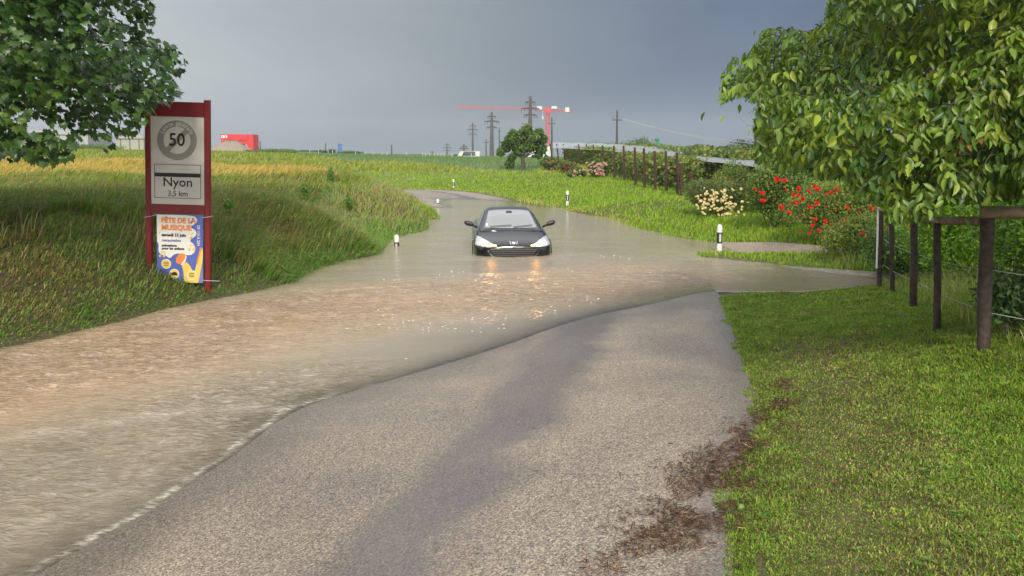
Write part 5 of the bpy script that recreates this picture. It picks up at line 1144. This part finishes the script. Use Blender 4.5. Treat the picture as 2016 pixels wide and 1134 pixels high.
# hail net spread over the rows
m, t, b, o = material('hail_net'); b.inputs['Base Color'].default_value = (.33, .36, .38, 1); b.inputs['Roughness'].default_value = .6
tcn = N(t, 'ShaderNodeTexCoord'); wv = N(t, 'ShaderNodeTexWave'); wv.inputs['Scale'].default_value = 1.3; wv.inputs['Distortion'].default_value = 3; L(t, tcn.outputs['Object'], wv.inputs['Vector'])
trn = N(t, 'ShaderNodeBsdfTransparent'); mxn = N(t, 'ShaderNodeMixShader'); L(t, maprange(t, wv.outputs[0], 0, 1, .22, .45, False), mxn.inputs[0]); L(t, b.outputs[0], mxn.inputs[1]); L(t, trn.outputs[0], mxn.inputs[2]); L(t, mxn.outputs[0], o.inputs[0]); M['net'] = m
nl = [atD(1088, 291, 72), atD(1190, 296, 56), atD(1260, 304, 46), atD(1340, 312, 38), atD(1420, 321, 33), atD(1500, 330, 29), atD(1640, 345, 25)]
nu = [atD(1088, 281, 78), atD(1190, 283.5, 66), atD(1260, 288, 58), atD(1340, 293, 50), atD(1420, 298, 44), atD(1500, 303, 40), atD(1640, 311, 34)]
A_, B_ = resample(nl, 90), resample(nu, 90); v = []
for j in range(10):
    for i in range(90):
        f_ = j/9; p_ = np.array(A_[i])*(1-f_)+np.array(B_[i])*f_; p_[2] += -.10*math.sin(f_*math.pi)+.012*math.sin(i*1.3+j)+(.05*abs(math.sin(i*.35)))*f_; v.append(p_)
q = MB(); q.add(v, [(j*90+i, j*90+i+1, (j+1)*90+i+1, (j+1)*90+i) for j in range(9) for i in range(89)]); o_ = q.build('hail_net', M['net'], smooth=True); tag(o_, 'pale translucent hail net stretched over the orchard rows', 'net')

# ------------------------------------------------------------ power poles, crane and the far horizon
def gz(x_, y_): return hz(x_, y_)
def pylon(px_, top, D_, arms, r_, label, name='power_pylon', cat='power pylon', mat=None, group='power pylons on the horizon'):
    tp = atD(px_, top, D_); z0 = gz(tp[0], D_); e_ = empty(name, (tp[0], D_, z0), R(random.uniform(-8, 8)), label, cat, group); H = tp[2]-z0
    q = MB(); q.tube([(0, 0, -.5), (0, 0, H)], [r_*1.5, r_*.7], 8); q.build('mast', mat or M['concrete'], e_)
    for fz, hw in arms:
        hw *= .52
        q = MB(); za = H*fz; q.tube([(-hw, 0, za), (-hw*.1, 0, za+.12*hw)], r_*.35, 5); q.tube([(hw, 0, za), (hw*.1, 0, za+.12*hw)], r_*.35, 5); q.tube([(-hw, 0, za), (hw, 0, za)], r_*.30, 6)
        cr = q.build('crossarm', mat or M['concrete'], e_)
        q = MB()
        for sx in (-1, -.62, .62, 1): q.tube([(hw*sx, 0, za), (hw*sx, 0, za-.9 if name == 'power_pylon' else za+.4)], r_*.22, 5)
        q.build('insulators', M['steel'], cr)
    return e_
A3 = lambda s_: [(.95-.015, 1.6*s_), (.86, 3.2*s_), (.775, 2.2*s_)]
pylon(1044, 190, 235, [(.91, 2.6), (.80, 4.9), (.695, 3.5)], .55, 'nearest and tallest power pylon with three crossarms rising over the lone tree')
pylon(968, 221, 300, [(.905, 2.8), (.79, 5.0), (.66, 3.6)], .58, 'thick dark power pylon just left of the lone tree')
pylon(930.5, 242, 320, [(.92, 2.2), (.79, 4.0), (.66, 3.2)], .34, 'slim tall pylon left of the thick dark one')
pylon(913.5, 284, 420, [(.80, 3.2), (.60, 4.6), (.38, 3.2)], .6, 'short dark pylon behind the white van')
pylon(880, 282, 430, [(.85, 2.8), (.60, 4.6), (.35, 3.6)], .3, 'thin three armed pylon second from the left')
pylon(851, 296, 520, [(.55, 3.6)], .35, 'smallest farthest pylon with one low crossarm')
pylon(957, 274, 260, [(.80, 1.6)], .2, 'low wooden pole with a small arm beside the thick pylon', 'power_pole', 'power pole', group='wooden power poles')
pylon(983, 250, 250, [(.84, .9)], .16, 'thin bare pole rising behind the left of the lone tree', 'power_pole', 'power pole', group='wooden power poles')
pylon(1086.5, 231, 150, [(.84, 1.3)], .16, 'wooden power pole just right of the lone tree and crane', 'power_pole', 'power pole', group='wooden power poles')
pylon(1215, 217, 100, [(.80, 1.15)], .13, 'single wooden power pole standing alone in the dark sky over the orchard', 'power_pole', 'power pole', group='wooden power poles')
pylon(512, 279, 230, [(.93, .3)], .16, 'plain pole just right of the red plant', 'utility_pole', 'pole', group='plain poles on the left horizon')
pylon(641, 283, 230, [(.93, .3)], .16, 'plain pole left of the blue banner', 'utility_pole', 'pole', group='plain poles on the left horizon')
pylon(771, 286, 230, [(.93, .3)], .18, 'plain pole left of the tiled roof', 'utility_pole', 'pole', group='plain poles on the left horizon')
def cable(pts_, r_, lab):
    q = MB(); q.tube(pts_, r_, 4); tag(q.build('power_cable', M['cablem']), lab, 'cable', 'overhead power cables')
M['cablem'] = plain('bare_cable', (.40, .42, .43), .4)
c0 = atD(1216, 232, 100)
for i_, (dz_, lab) in enumerate(((0, 'upper pale cable running right from the lone pole'), (-.35, 'lower pale cable running right from the lone pole'))):
    pe = atD(1560, 290, 62)+np.array((0, 0, dz_)); pts_ = []
    for f_ in np.linspace(0, 1, 14): p_ = (c0+np.array((.6*i_, 0, 0)))*(1-f_)+pe*f_; p_[2] -= 1.3*4*f_*(1-f_)*.35; pts_.append(p_)
    cable(pts_, .02, lab)
# tower crane
D_ = 400; cb_ = atD(1078, 305, D_); z0 = gz(cb_[0], D_); cr = empty('tower_crane', (cb_[0], D_, z0), 0, 'red tower crane with a long pale jib behind the pylons', 'crane')
zt = float(atD(1078, 217, D_)[2])-z0; X_ = lambda px_: (px_-1078)/FPX*D_
def lattice(mb_, a_, b_, hw, nseg, r_, axis):
    a_, b_ = Vector(a_), Vector(b_); offs = [(-hw, -hw), (hw, -hw), (hw, hw), (-hw, hw)]
    def pt(f_, o_): p_ = a_+(b_-a_)*f_; return p_+(Vector((o_[0], o_[1], 0)) if axis == 'z' else Vector((0, o_[0], o_[1])))
    for o_ in offs: mb_.tube([pt(0, o_), pt(1, o_)], r_, 4)
    for s_ in range(nseg):
        for k_ in range(4): mb_.tube([pt(s_/nseg, offs[k_]), pt((s_+1)/nseg, offs[(k_+1) % 4])], r_*.6, 3)
q = MB(); lattice(q, (0, 0, -.5), (0, 0, zt-1), .8, 14, .20, 'z'); q.build('mast', M['cranered'], cr)
q = MB(); q.box(-1.5, 1.5, -1.2, 1.2, zt-1.2, zt+1.0); q.tube([(0, 0, zt), (0, 0, zt+1.2)], .5, 6); q.build('slewing_unit', M['cranered'], cr)
M['jib'] = plain('crane_jib_red', (.62, .10, .09), .5)
q = MB(); lattice(q, (-1.5, 0, zt+.3), (X_(899), 0, zt+1.6), .5, 34, .09, 'x'); jb = q.build('jib', M['jib'], cr)
q = MB(); lattice(q, (1.5, 0, zt), (X_(1126), 0, zt-.6), .5, 10, .10, 'x'); q.build('counter_jib', M['jib'], cr)
q = MB(); q.box(X_(1112), X_(1120), -.8, .8, zt-.9, zt+1.4); q.build('counterweight', M['farwhite'], cr)
q = MB(); q.box(X_(1085), X_(1096), -.7, .7, zt+.7, zt+1.9); q.build('banner', M['farwhite'], cr)
q = MB(); q.box(X_(1057), X_(1067), -.7, .7, zt+.4, zt+1.9); q.build('banner', M['farwhite'], jb)
q = MB(); q.tube([(X_(1068), 0, zt), (X_(1068), 0, zt-3)], .12, 4); q.box(X_(1067), X_(1069.5), -.5, .5, zt-4.5, zt-3); q.build('cab', M['farwhite'], cr)
# gravel plant at left with round eyes, and its heap
D_ = 260; e0 = atD(438, 293, D_); z0 = gz(e0[0], D_); pl_ = empty('gravel_plant', (e0[0], D_, z0), 0, 'bright red industrial hopper with two white discs above the gravel heap', 'hopper'); k_ = D_/FPX; zz0 = float(atD(438, 305, D_)[2])
def W(px_, py_): return (px_-438)*k_, float(atD(px_, py_, D_)[2])-z0
x0, zt_ = W(439, 264); x1, zb_ = W(492, 276); q = MB(); prism(q, [(x0, zb_), (x1, zb_), (x1, zt_-.15), (x0, zt_)], -2, 4); hb = q.build('hopper_body', M['plantred'], pl_)
q = MB(); x2, zl = W(502, 292); x3, _z = W(486, 278); prism(q, [(x3, zb_-.2), (x2-.2, zl-3), (x2, zl-3), (x2, W(502, 265)[1]), (x1+.05, W(502, 265)[1]), (x1+.05, zb_+.05), (x1-.3, zb_-.05)], -1.8, 3.8); q.build('side_frame', M['plantred'], pl_)
q = MB(); q.box(x0, x1-.3, -1.5, 3, zb_-1.2, zb_-.15); q.box(W(441, 0)[0], W(443, 0)[0], -1, 1, -1, zb_-1.2); q.box(W(478, 0)[0], W(480, 0)[0], -1, 1, -1, zb_-1.2); q.build('conveyor', M['plantred'], pl_)
q = MB(); 
for i_ in range(9): q.box(x0+1.6+i_*.8, x0+1.7+i_*.8, -2.12, -2.0, zb_+.1, zt_-.25)
q.build('ribs', M['plantred'], hb)
q1, q2 = MB(), MB()
for px_ in (443.5, 449.5):
    cx_, cz_ = W(px_, 269); disc(q1, cx_, cz_, .01, 3.1*k_, -2.03, 20); disc(q2, cx_, cz_, .01, 1.1*k_, -2.06, 12)
q1.build('white_disc', M['white'], hb); q2.build('dark_dot', M['black'], hb)
D_ = 235; g_ = atD(455, 303, D_); q = MB(); n_ = 26; rows = []; rad_ = 50/FPX*D_
hx = [(0, 3.35), (.2, 3.2), (.45, 2.2), (.7, 1.1), (1.0, -.3)]
for f_, hh in hx:
    rows.append([(g_[0]+math.cos(2*math.pi*i/n_)*rad_*f_*1.0*(1+.12*math.sin(i*1.7)), D_+math.sin(2*math.pi*i/n_)*rad_*f_, gz(g_[0], D_)+hh+.35*math.sin(i*2.3+f_*5)*(f_ > 0)) for i in range(n_)])
q.v = [p_ for r_ in rows for p_ in r_]; q.f = [(a2*n_+i, a2*n_+(i+1) % n_, (a2+1)*n_+(i+1) % n_, (a2+1)*n_+i) for a2 in range(4) for i in range(n_)]; q.m = [0]*len(q.f)
tag(q.build('gravel_heap', M['gravel'], smooth=True), 'brown gravel heap in front of the red hopper', 'gravel heap')
# long pale glasshouse seen under the maple
D_ = 210; a_ = atD(150, 292, D_); z0 = gz(a_[0], D_); k_ = D_/FPX
def hall(px0, px1, pyt, D_, label, mat, cat='building', roof=None, name='glasshouse'):
    a_ = atD((px0+px1)/2, pyt, D_); z0 = gz(a_[0], D_); hw = (px1-px0)/2/FPX*D_; H = a_[2]-z0; e_ = empty(name, (a_[0], D_+6, z0), 0, label, cat)
    q = MB(); q.box(-hw, hw, -6, 6, -.5, H*.8); q.build('wall', mat, e_)
    q = MB(); prism(q, [(-hw-.3, H*.8+.003), (hw+.3, H*.8+.003), (hw*.96, H), (-hw*.96, H)], -6.4, 6.4); q.build('roof', roof or mat, e_)
    q = MB(); n_ = max(3, int(hw*2/4))
    for i in range(n_): x_ = -hw+2*hw*(i+.5)/n_; q.box(x_-.12, x_+.12, -6.08, -6.0, 0, H*.78)
    q.build('mullions', M['steel'], e_); return e_
M['pale'] = plain('pale_panel', (.34, .36, .35), .5, var=.1); M['paleyellow'] = plain('pale_glazing', (.32, .33, .27), .5, var=.15)
hall(60, 172, 256, 210, 'long pale building glimpsed through the maple leaves', M['pale'])
hall(228, 282, 266, 205, 'pale glasshouse between the maple and the red sign', M['paleyellow'])
e_ = hall(787, 826, 303.5, 330, 'low house with a dark red tiled roof on the horizon', M['render'], 'house', M['rooftile'], 'house')
# blue banner on a pole
p_ = atD(669, 283, 200); z0 = gz(p_[0], 200); e_ = empty('banner_flag', (p_[0], 200, z0), 0, 'small upright blue banner on a pole on the horizon', 'banner')
q = MB(); q.tube([(-.4, 0, -.3), (-.4, 0, p_[2]-z0+.3)], .06, 6); q.build('pole', M['steel'], e_)
q = MB(); q.box(-.34, .5, -.03, .03, p_[2]-z0-2.0, p_[2]-z0); q.build('cloth', M['bluecloth'], e_)
# red and white barriers
M['barw'] = plain('barrier_white', (.7, .7, .68), .5); M['barr'] = plain('barrier_red', (.55, .04, .05), .5)
D_ = 130; z_ = None; i_ = 0
for px_ in list(np.arange(951, 1008, 9.4))+list(np.arange(1052, 1074, 9.4)):
    p_ = atD(px_, 316, D_); z0 = float(atD(px_, 318.5, D_)[2]); e_ = empty('traffic_barrier', (p_[0], D_, z0-.02), 0, 'red and white plastic barrier block in the row on the field edge', 'traffic barrier', 'red and white barrier blocks')
    for kk, mm in ((0, 'barw'), (1, 'barr')):
        q = MB(); x0 = kk*.38; prism(q, [(x0, -.25), (x0+.375, -.25), (x0+.375, .42), (x0+.19, .47), (x0, .42)], -.12, .12); q.build('block', M[mm], e_)
# white stakes along the far path
q = MB(); q.tube([(0, 0, -.4), (0, 0, .62)], .06, 5); q.tube([(0, 0, .62), (0, 0, .68)], [.06, .02], 5); proto = q.build('marker_stake', M['farwhite'])
xsx = [610, 627, 646, 655, 662, 700, 720, 735, 752, 762, 800, 832, 838, 846, 856, 862, 868, 874, 890, 944, 936, 928, 904]
for i_, px_ in enumerate(xsx):
    o_ = proto if i_ == 0 else proto.copy()
    if i_: col.objects.link(o_)
    p_ = atD(px_, 308, 160+i_ % 5*4); o_.location = (p_[0], p_[1], gz(p_[0], p_[1])+.2); tag(o_, 'small pale stake along the far edge of the field', 'stake', 'pale stakes on the horizon')
# parked vehicles on the horizon
def tiny_vehicle(px_, py_, D_, ln, H, mat, label, van):
    p_ = atD(px_, py_, D_); e_ = empty('parked_van' if van else 'parked_car', (p_[0], D_, p_[2]), 0, label, 'van' if van else 'car'); q = MB()
    pr = [(-ln/2, .25), (ln/2, .25), (ln/2, H*.95), (ln/2-.1, H), (-ln/2+.8, H), (-ln/2+.2, H*.55), (-ln/2, H*.5)] if van else [(-ln/2, .25), (ln/2, .25), (ln/2, .8), (ln/2-.3, .9), (ln/2-1, H), (-ln/2+1.7, H), (-ln/2+1, .9), (-ln/2, .75)]
    prism(q, pr, -.85, .85); q.build('body', mat, e_); q = MB()
    q.add([(-ln/2+1.1, -.853, .93), (ln/2-.9, -.853, .93), (ln/2-1.2, -.853, H-.1), (-ln/2+1.6, -.853, H-.1)], [(0, 1, 2, 3)]); q.build('window', M['sideglass'], e_)
    for xx in (-ln/2+.8, ln/2-.8): q = MB(); q.tube([(xx, -.9, .3), (xx, .9, .3)], .31, 12); q.build('wheel', M['tyre'], e_)
M['silver'] = plain('silver_paint', (.35, .37, .40), .3, coat=1)
tiny_vehicle(899, 314, 210, 4.3, 1.45, M['silver'], 'tiny silver car parked on the horizon', False); tiny_vehicle(923, 314, 205, 5.6, 2.1, M['farwhite'], 'tiny white van parked on the horizon', True)
tiny_vehicle(1062, 312, 128, 3.6, 1.9, M['farwhite'], 'white van partly hidden behind the lone tree', True)
# horizon shrubs and trees
HZT = [(1250, 292, 100, (2.6, 2, 1.6), 'rounded green tree over the orchard net', 271), (1282, 292, 105, (2.0, 2, 1.1), 'lower green tree right of the rounded one', 276),
      (1180, 292, 120, (3.6, 2, 1.0), 'low pale shrubbery above the net near the dark poles', 278), (1345, 300, 95, (2.2, 2, .8), 'low green shrub on the skyline, left one', 286), (1395, 300, 95, (1.9, 2, .8), 'low green shrub on the skyline, right one', 286),
      (1460, 300, 120, (1.9, 1.8, 2.2), 'dark conifer clump beside the walnut leaves', 271),
      (530, 305, 150, (3.5, 2, .7), 'low bushes right of the gravel heap', 296), (560, 305, 150, (2.5, 2, .6), 'small bushes between the poles on the left skyline', 298),
      (632, 305, 220, (3.0, 2, 1.0), 'dark shrub left of the blue banner', 298), (658, 305, 220, (1.6, 1.5, 1.8), 'pointed dark tree beside the blue banner', 294), (685, 305, 220, (3.6, 2, .8), 'low shrub right of the blue banner', 300), (610, 305, 220, (2.4, 2, .8), 'faint low shrub farthest left of the banner', 299),
      (180, 300, 180, (6, 3, 2.0), 'hedge in front of the long pale building', 282), (1560, 305, 110, (4, 3, 2), 'green tree far behind the roses', 280)]
for px_, py_, D_, rr_, lab, pyt in HZT:
    x_ = (px_-1008)/FPX*D_; z0 = gz(x_, D_); zt = float(atD(px_, pyt, D_)[2]); H = max(zt-z0, .8); rr_ = (rr_[0], rr_[1], H*.52); dark = 'dark' in lab
    e_ = empty('distant_tree' if H > 2 else 'distant_shrub', (x_, D_, z0), 0, lab, 'tree' if H > 2 else 'shrub')
    pal = [(.045, .075, .04), (.06, .09, .045)] if dark else [(.08, .14, .03), (.12, .18, .04)]
    f_, _q = leafy('crown', (x_, D_, z0+H*.48), (rr_[0]*1.25, rr_[1], rr_[2]*1.15), 3000, .28 if D_ > 140 else .2, pal, [.5, .5], e_, lobes=9); to_local(f_, e_)
    q = MB(); q.tube([(0, 0, -.3), (0, 0, H*.6)], [.15, .08], 6); q.build('trunk', M['bark'], e_)
# green lamp-like mast at the orchard
p_ = atD(1294, 272, 90); z0 = gz(p_[0], 90); e_ = empty('green_mast', (p_[0], 90, z0), 0, 'thin green mast with a rounded cap above the orchard trees', 'mast'); H = p_[2]-z0
M['greenpaint'] = plain('green_paint', (.03, .22, .10), .5); q = MB(); q.tube([(0, 0, -.3), (0, 0, H-.2)], .09, 8); q.build('mast', M['greenpaint'], e_)
q = MB(); q.tube([(0, 0, H-.35), (0, 0, H-.1), (0, 0, H+.1)], [.22, .26, .12], 10); q.build('cap', M['greenpaint'], e_)

# ------------------------------------------------------------ rain haze over the plain
m, t, b, o = material('haze'); t.nodes.remove(b); pv = N(t, 'ShaderNodeVolumePrincipled'); pv.inputs['Color'].default_value = (.80, .86, .92, 1); pv.inputs['Density'].default_value = HAZE; pv.inputs['Anisotropy'].default_value = 0
L(t, pv.outputs[0], o.inputs['Volume'])
q = MB(); q.box(-1450, 1450, -200, 1450, -3, 60); hz_ = q.build('haze', m); tag(hz_, 'thin rain haze over the plain', 'haze', kind='stuff')
